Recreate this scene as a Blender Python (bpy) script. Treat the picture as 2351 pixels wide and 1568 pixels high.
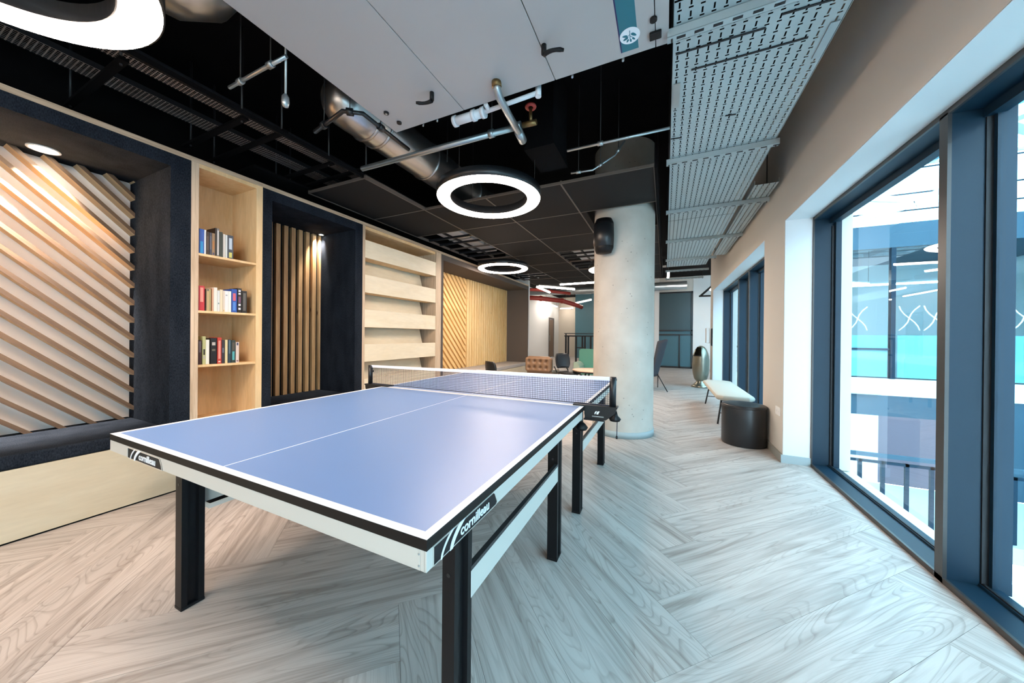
import bpy, math, random
from mathutils import Vector, Matrix
for o in list(bpy.data.objects): bpy.data.objects.remove(o, do_unlink=True)
S = bpy.context.scene
COL = S.collection
R = math.radians
RND = random.Random(7)

# ------------------------------------------------------------------ camera
F_PX, YAW, PITCH, ROLL, SHY = 758.36, 24.8614, -0.1356, 0.5133, -11.172
cam_d = bpy.data.cameras.new('camera'); cam = bpy.data.objects.new('camera', cam_d); COL.objects.link(cam)
cam_d.sensor_width = 36; cam_d.lens = F_PX * 36 / 2351; cam_d.shift_y = SHY / 2351
cam_d.clip_start = 0.02; cam_d.clip_end = 200
y_, p_, r_ = R(YAW), R(PITCH), R(ROLL)
fw = Vector((-math.sin(y_)*math.cos(p_), math.cos(y_)*math.cos(p_), math.sin(p_)))
rt = Vector((math.cos(y_), math.sin(y_), 0)); up = rt.cross(fw)
rr = math.cos(r_)*rt + math.sin(r_)*up; ur = -math.sin(r_)*rt + math.cos(r_)*up
m = Matrix((rr, ur, -fw)).transposed().to_4x4(); m.translation = Vector((1.9331, -0.503, 1.1499))
cam.matrix_world = m
S.camera = cam

# ------------------------------------------------------------------ view, sky
vs = S.view_settings; vs.view_transform = 'Standard'; vs.look = 'None'; vs.gamma = 1; vs.use_curve_mapping = False
vs.exposure = 0.80
w = bpy.data.worlds.new('sky'); S.world = w; w.use_nodes = True
nt = w.node_tree; nt.nodes.clear()
bg = nt.nodes.new('ShaderNodeBackground'); ow = nt.nodes.new('ShaderNodeOutputWorld')
tc = nt.nodes.new('ShaderNodeTexCoord'); sx = nt.nodes.new('ShaderNodeSeparateXYZ'); mr = nt.nodes.new('ShaderNodeMapRange')
cr = nt.nodes.new('ShaderNodeValToRGB')
nt.links.new(tc.outputs['Generated'], sx.inputs[0]); nt.links.new(sx.outputs['Z'], mr.inputs['Value'])
mr.inputs['From Min'].default_value = -0.1; mr.inputs['From Max'].default_value = 0.6
nt.links.new(mr.outputs[0], cr.inputs[0])
cr.color_ramp.elements[0].color = (0.62, 0.83, 0.98, 1); cr.color_ramp.elements[1].color = (0.62, 0.84, 1.0, 1)
nt.links.new(cr.outputs[0], bg.inputs['Color']); bg.inputs['Strength'].default_value = 7.2
nt.links.new(bg.outputs[0], ow.inputs[0])
S.cycles.use_denoising = True
S.cycles.max_bounces = 10; S.cycles.diffuse_bounces = 5; S.cycles.glossy_bounces = 4
S.cycles.transparent_max_bounces = 24; S.cycles.transmission_bounces = 6
S.cycles.sample_clamp_indirect = 6; S.cycles.caustics_reflective = False; S.cycles.caustics_refractive = False
S.cycles.blur_glossy = 0.6

# daylight portals in the window openings (sampling guides for the sky)
def portal(y0, y1, z0, z1):
    l = bpy.data.lights.new('window_portal', 'AREA'); l.shape = 'RECTANGLE'; l.size = z1 - z0; l.size_y = y1 - y0
    l.cycles.is_portal = True
    o = bpy.data.objects.new('window_portal', l); COL.objects.link(o)
    o.location = (3.45, (y0+y1)/2, (z0+z1)/2); o.rotation_euler = (0, R(90), 0)
    return o
portal(-6.0, 3.33, 0.0, 2.3); portal(3.95, 8.45, 0.0, 2.3)

# ------------------------------------------------------------------ materials
def newmat(name):
    mt = bpy.data.materials.new(name); mt.use_nodes = True
    n = mt.node_tree; b = n.nodes['Principled BSDF']
    return mt, n, b
def L(n, a, b): n.links.new(a, b)
def plain(name, col, rough=0.5, metal=0.0, spec=0.5, bump=0.0, scale=60, var=0.0, vscale=3.0, coat=0.0):
    mt, n, b = newmat(name)
    b.inputs['Base Color'].default_value = (*col, 1); b.inputs['Roughness'].default_value = rough
    b.inputs['Metallic'].default_value = metal; b.inputs['Specular IOR Level'].default_value = spec
    b.inputs['Coat Weight'].default_value = coat
    t = n.nodes.new('ShaderNodeTexCoord')
    if bump > 0:
        no = n.nodes.new('ShaderNodeTexNoise'); no.inputs['Scale'].default_value = scale; no.inputs['Detail'].default_value = 3
        L(n, t.outputs['Object'], no.inputs['Vector'])
        bp = n.nodes.new('ShaderNodeBump'); bp.inputs['Strength'].default_value = bump; bp.inputs['Distance'].default_value = 0.01
        L(n, no.outputs['Fac'], bp.inputs['Height']); L(n, bp.outputs[0], b.inputs['Normal'])
    if var > 0:
        no = n.nodes.new('ShaderNodeTexNoise'); no.inputs['Scale'].default_value = vscale; no.inputs['Detail'].default_value = 4
        L(n, t.outputs['Object'], no.inputs['Vector'])
        mx = n.nodes.new('ShaderNodeMix'); mx.data_type = 'RGBA'
        mx.inputs['A'].default_value = (*[c*(1-var) for c in col], 1); mx.inputs['B'].default_value = (*[min(1, c*(1+var)) for c in col], 1)
        L(n, no.outputs['Fac'], mx.inputs['Factor']); L(n, mx.outputs['Result'], b.inputs['Base Color'])
    return mt
def wood(name, c1, c2, axis='Y', rough=0.5, stretch=10, scale=3.0, knots=False, uv=False, fine=0.5):
    """grain runs along axis; c1 pale, c2 darker streaks"""
    mt, n, b = newmat(name); b.inputs['Roughness'].default_value = rough
    t = n.nodes.new('ShaderNodeTexCoord'); mp = n.nodes.new('ShaderNodeMapping')
    L(n, t.outputs['UV' if uv else 'Object'], mp.inputs['Vector'])
    sc = [stretch, stretch, stretch]; sc['XYZ'.index(axis)] = 1.0
    mp.inputs['Scale'].default_value = sc
    n1 = n.nodes.new('ShaderNodeTexNoise'); n1.inputs['Scale'].default_value = scale; n1.inputs['Detail'].default_value = 5; n1.inputs['Distortion'].default_value = 0.6
    L(n, mp.outputs[0], n1.inputs['Vector'])
    r1 = n.nodes.new('ShaderNodeValToRGB'); r1.color_ramp.elements[0].position = 0.35; r1.color_ramp.elements[1].position = 0.62
    r1.color_ramp.elements[0].color = (*c2, 1); r1.color_ramp.elements[1].color = (*c1, 1)
    L(n, n1.outputs['Fac'], r1.inputs[0])
    n2 = n.nodes.new('ShaderNodeTexNoise'); n2.inputs['Scale'].default_value = scale*5; n2.inputs['Detail'].default_value = 3
    L(n, mp.outputs[0], n2.inputs['Vector'])
    r2 = n.nodes.new('ShaderNodeMapRange'); r2.inputs['From Min'].default_value = 0.3; r2.inputs['From Max'].default_value = 0.7
    r2.inputs['To Min'].default_value = 1 - 0.25*fine; r2.inputs['To Max'].default_value = 1 + 0.08*fine
    L(n, n2.outputs['Fac'], r2.inputs['Value'])
    vm = n.nodes.new('ShaderNodeVectorMath'); vm.operation = 'SCALE'
    L(n, r1.outputs[0], vm.inputs[0]); L(n, r2.outputs[0], vm.inputs['Scale'])
    out = vm.outputs[0]
    if knots:
        vo = n.nodes.new('ShaderNodeTexVoronoi'); vo.inputs['Scale'].default_value = 2.6; vo.inputs['Randomness'].default_value = 1
        mp2 = n.nodes.new('ShaderNodeMapping'); L(n, t.outputs['Object'], mp2.inputs['Vector'])
        s2 = [2.2, 2.2, 2.2]; s2['XYZ'.index(axis)] = 0.9; mp2.inputs['Scale'].default_value = s2
        L(n, mp2.outputs[0], vo.inputs['Vector'])
        kr = n.nodes.new('ShaderNodeMapRange'); kr.inputs['From Min'].default_value = 0.02; kr.inputs['From Max'].default_value = 0.09
        kr.inputs['To Min'].default_value = 0.0; kr.inputs['To Max'].default_value = 1.0
        L(n, vo.outputs['Distance'], kr.inputs['Value'])
        mx = n.nodes.new('ShaderNodeMix'); mx.data_type = 'RGBA'; mx.inputs['A'].default_value = (0.10, 0.04, 0.015, 1)
        L(n, kr.outputs[0], mx.inputs['Factor']); L(n, out, mx.inputs['B']); out = mx.outputs['Result']
    L(n, out, b.inputs['Base Color'])
    return mt
def emit(name, col, strength):
    mt = bpy.data.materials.new(name); mt.use_nodes = True; n = mt.node_tree; n.nodes.clear()
    e = n.nodes.new('ShaderNodeEmission'); o = n.nodes.new('ShaderNodeOutputMaterial')
    e.inputs[0].default_value = (*col, 1); e.inputs[1].default_value = strength
    L(n, e.outputs[0], o.inputs[0]); return mt
def glass(name, tint=(0.93, 0.985, 0.98), rough=0.0, refl=1.0):
    mt = bpy.data.materials.new(name); mt.use_nodes = True; n = mt.node_tree; n.nodes.clear()
    o = n.nodes.new('ShaderNodeOutputMaterial'); tr = n.nodes.new('ShaderNodeBsdfTransparent'); gl = n.nodes.new('ShaderNodeBsdfGlossy')
    fr = n.nodes.new('ShaderNodeFresnel'); fr.inputs[0].default_value = 1.5; mx = n.nodes.new('ShaderNodeMixShader')
    mu = n.nodes.new('ShaderNodeMath'); mu.operation = 'MULTIPLY'; mu.inputs[1].default_value = refl
    tr.inputs[0].default_value = (*tint, 1); gl.inputs['Roughness'].default_value = rough; gl.inputs[0].default_value = (0.95, 0.98, 1, 1)
    ge = n.nodes.new('ShaderNodeNewGeometry'); iv = n.nodes.new('ShaderNodeMath'); iv.operation = 'SUBTRACT'; iv.inputs[0].default_value = 1.0
    m2 = n.nodes.new('ShaderNodeMath'); m2.operation = 'MULTIPLY'
    L(n, ge.outputs['Backfacing'], iv.inputs[1]); L(n, fr.outputs[0], mu.inputs[0]); L(n, mu.outputs[0], m2.inputs[0]); L(n, iv.outputs[0], m2.inputs[1]); L(n, m2.outputs[0], mx.inputs[0]); L(n, tr.outputs[0], mx.inputs[1]); L(n, gl.outputs[0], mx.inputs[2]); L(n, mx.outputs[0], o.inputs[0])
    return mt
def frosted(name, col, alpha):
    mt = bpy.data.materials.new(name); mt.use_nodes = True; n = mt.node_tree; n.nodes.clear()
    o = n.nodes.new('ShaderNodeOutputMaterial'); tr = n.nodes.new('ShaderNodeBsdfTransparent'); df = n.nodes.new('ShaderNodeBsdfTranslucent')
    d2 = n.nodes.new('ShaderNodeBsdfDiffuse'); m1 = n.nodes.new('ShaderNodeMixShader'); m2 = n.nodes.new('ShaderNodeMixShader')
    df.inputs[0].default_value = (*col, 1); d2.inputs[0].default_value = (*col, 1)
    m1.inputs[0].default_value = 0.5; m2.inputs[0].default_value = alpha
    L(n, df.outputs[0], m1.inputs[1]); L(n, d2.outputs[0], m1.inputs[2]); L(n, tr.outputs[0], m2.inputs[1]); L(n, m1.outputs[0], m2.inputs[2]); L(n, m2.outputs[0], o.inputs[0])
    return mt

def floor_mat():
    mt, n, b = newmat('pale_oak_plank'); b.inputs['Roughness'].default_value = 0.42; b.inputs['Specular IOR Level'].default_value = 0.45
    t = n.nodes.new('ShaderNodeTexCoord')
    # cathedral rings: wave on noise-warped coordinates
    mp = n.nodes.new('ShaderNodeMapping'); mp.inputs['Scale'].default_value = (0.55, 4.4, 1); L(n, t.outputs['UV'], mp.inputs['Vector'])
    nz = n.nodes.new('ShaderNodeTexNoise'); nz.inputs['Scale'].default_value = 1.15; nz.inputs['Detail'].default_value = 1.5; nz.inputs['Distortion'].default_value = 0.7
    L(n, mp.outputs[0], nz.inputs['Vector'])
    ml = n.nodes.new('ShaderNodeMath'); ml.operation = 'MULTIPLY'; ml.inputs[1].default_value = 36.0; L(n, nz.outputs['Fac'], ml.inputs[0])
    fr = n.nodes.new('ShaderNodeMath'); fr.operation = 'FRACT'; L(n, ml.outputs[0], fr.inputs[0])
    ring = n.nodes.new('ShaderNodeValToRGB'); e = ring.color_ramp.elements
    e[0].position = 0.0; e[0].color = (0.66, 0.63, 0.61, 1); e[1].position = 1.0; e[1].color = (1, 1, 1, 1)
    x = e.new(0.30); x.color = (1, 1, 1, 1); x = e.new(0.93); x.color = (0.97, 0.97, 0.97, 1)
    e[len(e)-1].color = (0.72, 0.69, 0.67, 1)
    L(n, fr.outputs[0], ring.inputs[0])
    # long streaks
    mp2 = n.nodes.new('ShaderNodeMapping'); mp2.inputs['Scale'].default_value = (0.8, 17.0, 1); L(n, t.outputs['UV'], mp2.inputs['Vector'])
    n2 = n.nodes.new('ShaderNodeTexNoise'); n2.inputs['Scale'].default_value = 1.5; n2.inputs['Detail'].default_value = 7; n2.inputs['Roughness'].default_value = 0.55; n2.inputs['Distortion'].default_value = 1.1
    L(n, mp2.outputs[0], n2.inputs['Vector'])
    st = n.nodes.new('ShaderNodeMapRange'); st.inputs['From Min'].default_value = 0.30; st.inputs['From Max'].default_value = 0.56; st.inputs['To Min'].default_value = 0.0; st.inputs['To Max'].default_value = 1
    L(n, n2.outputs['Fac'], st.inputs['Value'])
    # broad patches and plank tone
    n3 = n.nodes.new('ShaderNodeTexNoise'); n3.inputs['Scale'].default_value = 1.1; n3.inputs['Detail'].default_value = 2; L(n, mp.outputs[0], n3.inputs['Vector'])
    cm = n.nodes.new('ShaderNodeMix'); cm.data_type = 'RGBA'; cm.inputs['A'].default_value = (0.32, 0.275, 0.245, 1); cm.inputs['B'].default_value = (0.52, 0.475, 0.44, 1)
    L(n, st.outputs[0], cm.inputs['Factor'])
    pm = n.nodes.new('ShaderNodeMapRange'); pm.inputs['From Min'].default_value = 0.3; pm.inputs['From Max'].default_value = 0.7; pm.inputs['To Min'].default_value = 0.86; pm.inputs['To Max'].default_value = 1.1
    L(n, n3.outputs['Fac'], pm.inputs['Value'])
    v1 = n.nodes.new('ShaderNodeVectorMath'); v1.operation = 'SCALE'; L(n, cm.outputs['Result'], v1.inputs[0]); L(n, pm.outputs[0], v1.inputs['Scale'])
    # rings fade in and out
    nf = n.nodes.new('ShaderNodeTexNoise'); nf.inputs['Scale'].default_value = 0.9; nf.inputs['Detail'].default_value = 1; L(n, t.outputs['UV'], nf.inputs['Vector'])
    nr = n.nodes.new('ShaderNodeMapRange'); nr.inputs['From Min'].default_value = 0.42; nr.inputs['From Max'].default_value = 0.62; nr.inputs['To Min'].default_value = 0.45; nr.inputs['To Max'].default_value = 0.85
    L(n, nf.outputs['Fac'], nr.inputs['Value'])
    mm = n.nodes.new('ShaderNodeMix'); mm.data_type = 'RGBA'; mm.blend_type = 'MULTIPLY'
    L(n, nr.outputs[0], mm.inputs['Factor']); L(n, v1.outputs[0], mm.inputs['A']); L(n, ring.outputs[0], mm.inputs['B'])
    L(n, mm.outputs['Result'], b.inputs['Base Color'])
    return mt
def concrete_mat():
    mt, n, b = newmat('cast_concrete'); b.inputs['Roughness'].default_value = 0.8
    t = n.nodes.new('ShaderNodeTexCoord')
    a = n.nodes.new('ShaderNodeTexNoise'); a.inputs['Scale'].default_value = 3; a.inputs['Detail'].default_value = 6; L(n, t.outputs['Object'], a.inputs['Vector'])
    r = n.nodes.new('ShaderNodeValToRGB'); r.color_ramp.elements[0].color = (0.46, 0.425, 0.37, 1); r.color_ramp.elements[1].color = (0.60, 0.57, 0.51, 1)
    r.color_ramp.elements[0].position = 0.3; r.color_ramp.elements[1].position = 0.7
    L(n, a.outputs['Fac'], r.inputs[0])
    v = n.nodes.new('ShaderNodeTexVoronoi'); v.inputs['Scale'].default_value = 16; L(n, t.outputs['Object'], v.inputs['Vector'])
    n2 = n.nodes.new('ShaderNodeTexNoise'); n2.inputs['Scale'].default_value = 7; L(n, t.outputs['Object'], n2.inputs['Vector'])
    q = n.nodes.new('ShaderNodeMapRange'); q.inputs['From Min'].default_value = 0.35; q.inputs['From Max'].default_value = 0.6; q.inputs['To Min'].default_value = 0.01; q.inputs['To Max'].default_value = 0.13
    L(n, n2.outputs['Fac'], q.inputs['Value'])
    lt = n.nodes.new('ShaderNodeMath'); lt.operation = 'LESS_THAN'; L(n, v.outputs['Distance'], lt.inputs[0]); L(n, q.outputs[0], lt.inputs[1])
    mx = n.nodes.new('ShaderNodeMix'); mx.data_type = 'RGBA'; mx.inputs['B'].default_value = (0.22, 0.21, 0.19, 1)
    fa = n.nodes.new('ShaderNodeMath'); fa.operation = 'MULTIPLY'; fa.inputs[1].default_value = 0.6; L(n, lt.outputs[0], fa.inputs[0])
    L(n, fa.outputs[0], mx.inputs['Factor']); L(n, r.outputs[0], mx.inputs['A']); L(n, mx.outputs['Result'], b.inputs['Base Color'])
    bp = n.nodes.new('ShaderNodeBump'); bp.inputs['Strength'].default_value = 0.3; bp.inputs['Distance'].default_value = 0.004; bp.invert = True
    L(n, lt.outputs[0], bp.inputs['Height']); L(n, bp.outputs[0], b.inputs['Normal'])
    return mt
def felt_mat():
    mt, n, b = newmat('navy_felt'); b.inputs['Roughness'].default_value = 0.95; b.inputs['Specular IOR Level'].default_value = 0.02
    t = n.nodes.new('ShaderNodeTexCoord'); mp = n.nodes.new('ShaderNodeMapping'); mp.inputs['Scale'].default_value = (1, 1, 0.35); L(n, t.outputs['Object'], mp.inputs['Vector'])
    a = n.nodes.new('ShaderNodeTexNoise'); a.inputs['Scale'].default_value = 220; a.inputs['Detail'].default_value = 2; L(n, mp.outputs[0], a.inputs['Vector'])
    c = n.nodes.new('ShaderNodeTexNoise'); c.inputs['Scale'].default_value = 9; c.inputs['Detail'].default_value = 3; L(n, mp.outputs[0], c.inputs['Vector'])
    ad = n.nodes.new('ShaderNodeMath'); ad.operation = 'MULTIPLY_ADD'; ad.inputs[1].default_value = 0.35; L(n, c.outputs['Fac'], ad.inputs[0])
    m2 = n.nodes.new('ShaderNodeMath'); m2.operation = 'MULTIPLY'; m2.inputs[1].default_value = 0.65; L(n, a.outputs['Fac'], m2.inputs[0]); L(n, m2.outputs[0], ad.inputs[2])
    r = n.nodes.new('ShaderNodeValToRGB'); r.color_ramp.elements[0].position = 0.35; r.color_ramp.elements[1].position = 0.65
    r.color_ramp.elements[0].color = (0.007, 0.010, 0.015, 1); r.color_ramp.elements[1].color = (0.026, 0.032, 0.043, 1)
    L(n, ad.outputs[0], r.inputs[0]); L(n, r.outputs[0], b.inputs['Base Color'])
    return mt

M = {}
M['floor'] = floor_mat(); M['concrete'] = concrete_mat(); M['felt'] = felt_mat()
M['felt_grey'] = plain('grey_felt', (0.12, 0.105, 0.095), 0.95, spec=0.02, bump=0.1, scale=200)
M['joint'] = plain('dark_joint', (0.05, 0.045, 0.04), 0.9)
M['ply'] = wood('birch_ply', (0.84, 0.60, 0.33), (0.76, 0.51, 0.25), 'Z', 0.5, 6, 2.5, fine=0.25)
M['ply_pale'] = wood('pale_ply', (0.84, 0.75, 0.57), (0.80, 0.70, 0.51), 'Y', 0.5, 5, 2.0, fine=0.2)
M['ply_bench'] = wood('bench_ply', (0.60, 0.53, 0.39), (0.56, 0.48, 0.34), 'Y', 0.5, 5, 2.0, fine=0.2)
M['seat_grey'] = plain('seat_grey', (0.36, 0.34, 0.32), 0.9, spec=0.1)
M['ply_edge'] = wood('ply_edge', (0.62, 0.47, 0.33), (0.42, 0.30, 0.20), 'Y', 0.6, 40, 2, fine=0.6)
M['ply_edge_v'] = wood('ply_edge_upright', (0.72, 0.56, 0.40), (0.52, 0.38, 0.25), 'Z', 0.6, 40, 2, fine=0.6)
M['slat'] = wood('oak_slat', (0.56, 0.38, 0.20), (0.46, 0.29, 0.15), 'X', 0.5, 14, 2.0)
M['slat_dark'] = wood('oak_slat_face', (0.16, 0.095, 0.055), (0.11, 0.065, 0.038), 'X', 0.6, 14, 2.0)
M['slat_v'] = wood('oak_slat_upright', (0.62, 0.40, 0.20), (0.46, 0.27, 0.12), 'Z', 0.45, 14, 2.0, knots=True)
M['pine'] = wood('pine_slat', (0.85, 0.60, 0.28), (0.68, 0.42, 0.15), 'X', 0.4, 12, 2.0)
M['pine_v'] = wood('pine_slat_upright', (0.88, 0.66, 0.34), (0.74, 0.49, 0.20), 'Z', 0.4, 12, 2.0, knots=True)
M['white'] = plain('white_paint', (0.86, 0.85, 0.83), 0.7)
M['wall'] = plain('warm_white_paint', (0.70, 0.655, 0.59), 0.75)
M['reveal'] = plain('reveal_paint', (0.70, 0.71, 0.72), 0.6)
M['beige'] = plain('beige_paint', (0.62, 0.55, 0.46), 0.75)
M['black'] = plain('black_paint', (0.0035, 0.0035, 0.004), 0.9, spec=0.1)
M['tile'] = plain('charcoal_tile', (0.016, 0.0145, 0.014), 0.8, spec=0.2)
M['grid'] = plain('grid_bar', (0.11, 0.085, 0.07), 0.5)
M['blackmetal'] = plain('black_metal', (0.012, 0.013, 0.015), 0.35, spec=0.5)
M['legblack'] = plain('powder_coat_black', (0.004, 0.004, 0.005), 0.45, spec=0.25)
M['blackplastic'] = plain('black_plastic', (0.004, 0.004, 0.005), 0.5, spec=0.3)
M['frame'] = plain('blue_grey_frame', (0.006, 0.024, 0.044), 0.45, spec=0.25)
M['framefront'] = plain('dark_frame_cap', (0.035, 0.032, 0.032), 0.4)
M['gasket'] = plain('gasket', (0.006, 0.008, 0.012), 0.6)
M['skirt'] = plain('grey_skirting', (0.33, 0.33, 0.30), 0.6)
M['skirt_blue'] = plain('blue_grey_band', (0.34, 0.42, 0.44), 0.5)
M['steel'] = plain('galvanised_steel', (0.42, 0.46, 0.47), 0.38, metal=0.85, var=0.15, vscale=8)
M['steel_dark'] = plain('dark_steel', (0.03, 0.03, 0.03), 0.6, metal=0.3)
M['tray'] = plain('tray_steel', (0.42, 0.48, 0.49), 0.55, metal=0.3, var=0.12, vscale=5)
M['tray_dark'] = plain('brown_grey_tray', (0.34, 0.27, 0.23), 0.6, metal=0.2)
M['duct'] = plain('spiral_duct', (0.55, 0.55, 0.54), 0.28, metal=0.95, bump=0.03, scale=6)
M['ac'] = plain('grey_unit_panel', (0.42, 0.395, 0.385), 0.5, var=0.04, vscale=2, bump=0.02, scale=300)
M['teal'] = plain('teal_label', (0.01, 0.15, 0.20), 0.4)
M['labelwhite'] = plain('label_white', (0.8, 0.82, 0.85), 0.5)
M['navy'] = plain('navy_print', (0.02, 0.02, 0.10), 0.5)
M['pvc'] = plain('white_pvc', (0.72, 0.73, 0.75), 0.35)
M['brass'] = plain('brass', (0.22, 0.13, 0.05), 0.4, metal=0.8)
M['red'] = plain('red_handle', (0.45, 0.04, 0.03), 0.4)
M['redpipe'] = plain('red_pipe', (0.30, 0.035, 0.025), 0.4)
M['blue'] = plain('blue_playing_surface', (0.13, 0.235, 0.465), 0.40, spec=0.75)
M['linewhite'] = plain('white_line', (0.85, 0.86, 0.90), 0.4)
M['apron'] = plain('silver_apron', (0.56, 0.53, 0.475), 0.5, spec=0.3)
M['edgeblack'] = plain('black_edge', (0.010, 0.008, 0.007), 0.5, spec=0.2)
M['badge'] = plain('badge_black', (0.010, 0.010, 0.012), 0.45, spec=0.2)
M['brace'] = plain('brace_beige', (0.42, 0.38, 0.33), 0.45)
M['net'] = plain('net_cord', (0.02, 0.025, 0.05), 0.8)
M['tape'] = plain('net_tape', (0.85, 0.84, 0.88), 0.7)
M['leather_black'] = plain('black_leatherette', (0.014, 0.015, 0.017), 0.38, spec=0.5, bump=0.05, scale=150)
M['leather_tan'] = plain('tan_leather', (0.24, 0.145, 0.085), 0.35, var=0.1)
M['fabric_beige'] = plain('oatmeal_fabric', (0.52, 0.49, 0.42), 0.9, bump=0.15, scale=150)
M['fabric_dark'] = plain('charcoal_fabric', (0.045, 0.045, 0.055), 0.9, bump=0.1, scale=150)
M['mint'] = plain('mint_fabric', (0.13, 0.36, 0.27), 0.8)
M['mint_pale'] = plain('pale_mint_arm', (0.40, 0.50, 0.38), 0.7)
M['tablewood'] = plain('pale_table_wood', (0.60, 0.45, 0.33), 0.45)
M['bin'] = plain('bronze_metal', (0.30, 0.28, 0.22), 0.28, metal=0.8)
M['teal_panel'] = plain('teal_panel', (0.055, 0.15, 0.19), 0.45)
M['teal_panel_dark'] = plain('dark_teal_panel', (0.035, 0.075, 0.09), 0.45)
M['doorwood'] = plain('brown_door', (0.20, 0.13, 0.09), 0.5)
M['doorframe'] = plain('door_frame_grey', (0.10, 0.085, 0.08), 0.5)
M['concrete_pale'] = plain('pale_stone', (0.70, 0.70, 0.66), 0.7, var=0.08, vscale=6)
M['atrium_white'] = plain('atrium_white', (0.80, 0.83, 0.84), 0.6)
M['atrium_blue'] = plain('atrium_blue_grey', (0.035, 0.085, 0.125), 0.6)
M['atrium_floor'] = plain('atrium_floor', (0.55, 0.60, 0.60), 0.5)
M['purple_floor'] = plain('mauve_carpet', (0.16, 0.13, 0.16), 0.9)
M['glass'] = glass('window_glass', (0.95, 0.985, 0.99))
M['glass2'] = glass('atrium_glass', (0.78, 0.93, 0.97), refl=1.0)
M['frost'] = frosted('frosted_glass', (0.62, 0.86, 0.88), 0.8)
M['led'] = emit('led_diffuser', (1.0, 0.80, 0.66), 40.0)
M['led_fill'] = emit('fill_led_panel', (1.0, 0.85, 0.72), 9.0)  # glow of the added fill lights behind the camera
M['led_far'] = emit('led_tube', (1.0, 0.88, 0.77), 30.0)
M['spot'] = emit('spot_lens', (1.0, 0.88, 0.72), 25.0)

# ------------------------------------------------------------------ mesh builder
class MB:
    def __init__(s): s.v = []; s.f = []; s.sm = []
    def add(s, vs, fs, smooth=False):
        k = len(s.v); s.v += [tuple(v) for v in vs]
        for f in fs: s.f.append([i + k for i in f]); s.sm.append(smooth)
        return s
    def box(s, x0, x1, y0, y1, z0, z1):
        return s.add([(x0,y0,z0),(x1,y0,z0),(x1,y1,z0),(x0,y1,z0),(x0,y0,z1),(x1,y0,z1),(x1,y1,z1),(x0,y1,z1)],
                     [(0,3,2,1),(4,5,6,7),(0,1,5,4),(1,2,6,5),(2,3,7,6),(3,0,4,7)])
    def bar(s, a, b, w, h, upv=(0,0,1)):
        a = Vector(a); b = Vector(b); d = (b-a).normalized(); u = Vector(upv)
        if abs(d.dot(u)) > .99: u = Vector((1,0,0))
        sd = d.cross(u).normalized(); u = sd.cross(d).normalized()
        vs = []
        for p in (a, b):
            for i, j in ((-1,-1),(1,-1),(1,1),(-1,1)): vs.append(p + sd*(i*w/2) + u*(j*h/2))
        return s.add(vs, [(0,1,2,3),(7,6,5,4),(0,4,5,1),(1,5,6,2),(2,6,7,3),(3,7,4,0)])
    def tube(s, pts, r, n=10, caps=True, smooth=True):
        pts = [Vector(p) for p in pts]; rs = r if isinstance(r, (list, tuple)) else [r]*len(pts)
        k = len(s.v); prev = None
        for i, p in enumerate(pts):
            d = (pts[min(i+1, len(pts)-1)] - pts[max(i-1, 0)]).normalized()
            if prev is None:
                u = Vector((0,0,1)) if abs(d.z) < .9 else Vector((1,0,0)); a = d.cross(u).normalized()
            else: a = (prev - d*prev.dot(d)).normalized()
            prev = a; b = d.cross(a)
            for j in range(n):
                t = 2*math.pi*j/n; s.v.append(tuple(p + (a*math.cos(t) + b*math.sin(t))*rs[i]))
        for i in range(len(pts)-1):
            for j in range(n):
                s.f.append([k+i*n+j, k+i*n+(j+1)%n, k+(i+1)*n+(j+1)%n, k+(i+1)*n+j]); s.sm.append(smooth)
        if caps:
            s.f.append([k+j for j in range(n)][::-1]); s.sm.append(False)
            s.f.append([k+(len(pts)-1)*n+j for j in range(n)]); s.sm.append(False)
        return s
    def lathe(s, prof, cx=0, cy=0, n=24, sx=1, sy=1, smooth=True, a0=0.0, a1=2*math.pi, hole=None):
        k = len(s.v); full = abs(a1-a0-2*math.pi) < 1e-6; nn = n if full else n+1
        for r, z in prof:
            for j in range(nn):
                t = a0 + (a1-a0)*j/n; s.v.append((cx+r*math.cos(t)*sx, cy+r*math.sin(t)*sy, z))
        for i in range(len(prof)-1):
            for j in range(n):
                if hole and hole(i, j): continue
                s.f.append([k+i*nn+j, k+i*nn+(j+1)%nn, k+(i+1)*nn+(j+1)%nn, k+(i+1)*nn+j]); s.sm.append(smooth)
        return s
    def prism(s, poly, z0, z1, plane='XY'):
        """poly: list of 2D points; extruded between z0 and z1 along the axis normal to plane"""
        def P(a, b, c): return {'XY': (a, b, c), 'XZ': (a, c, b), 'YZ': (c, a, b)}[plane]
        n = len(poly); vs = [P(a, b, z0) for a, b in poly] + [P(a, b, z1) for a, b in poly]
        return s.add(vs, [list(range(n))[::-1], [n+i for i in range(n)]] + [(i, (i+1) % n, n+(i+1) % n, n+i) for i in range(n)])
    def build(s, name, mat, parent=None, org=None, kind=None, label=None, cat=None, group=None, bevel=0.0, uvs=None, link=True):
        me = bpy.data.meshes.new(name)
        if org is None and parent is not None and parent.name in ORG: org = ORG[parent.name]
        v = s.v if org is None else [(a-org[0], b-org[1], c-org[2]) for a, b, c in s.v]
        me.from_pydata(v, [], s.f); me.validate(); me.update()
        for p, q in zip(me.polygons, s.sm): p.use_smooth = q
        me.materials.append(mat)
        import bmesh
        bm = bmesh.new(); bm.from_mesh(me); bmesh.ops.recalc_face_normals(bm, faces=bm.faces); bm.to_mesh(me); bm.free()
        o = bpy.data.objects.new(name, me); COL.objects.link(o)
        if parent is not None:
            o.parent = parent
            if parent.name in ORG: ORG[o.name] = ORG[parent.name]
        if bevel > 0:
            bv = o.modifiers.new('bevel', 'BEVEL'); bv.width = bevel; bv.segments = 2; bv.limit_method = 'ANGLE'
        tag(o, label, cat, group, kind)
        return o
ORG = {}
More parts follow.
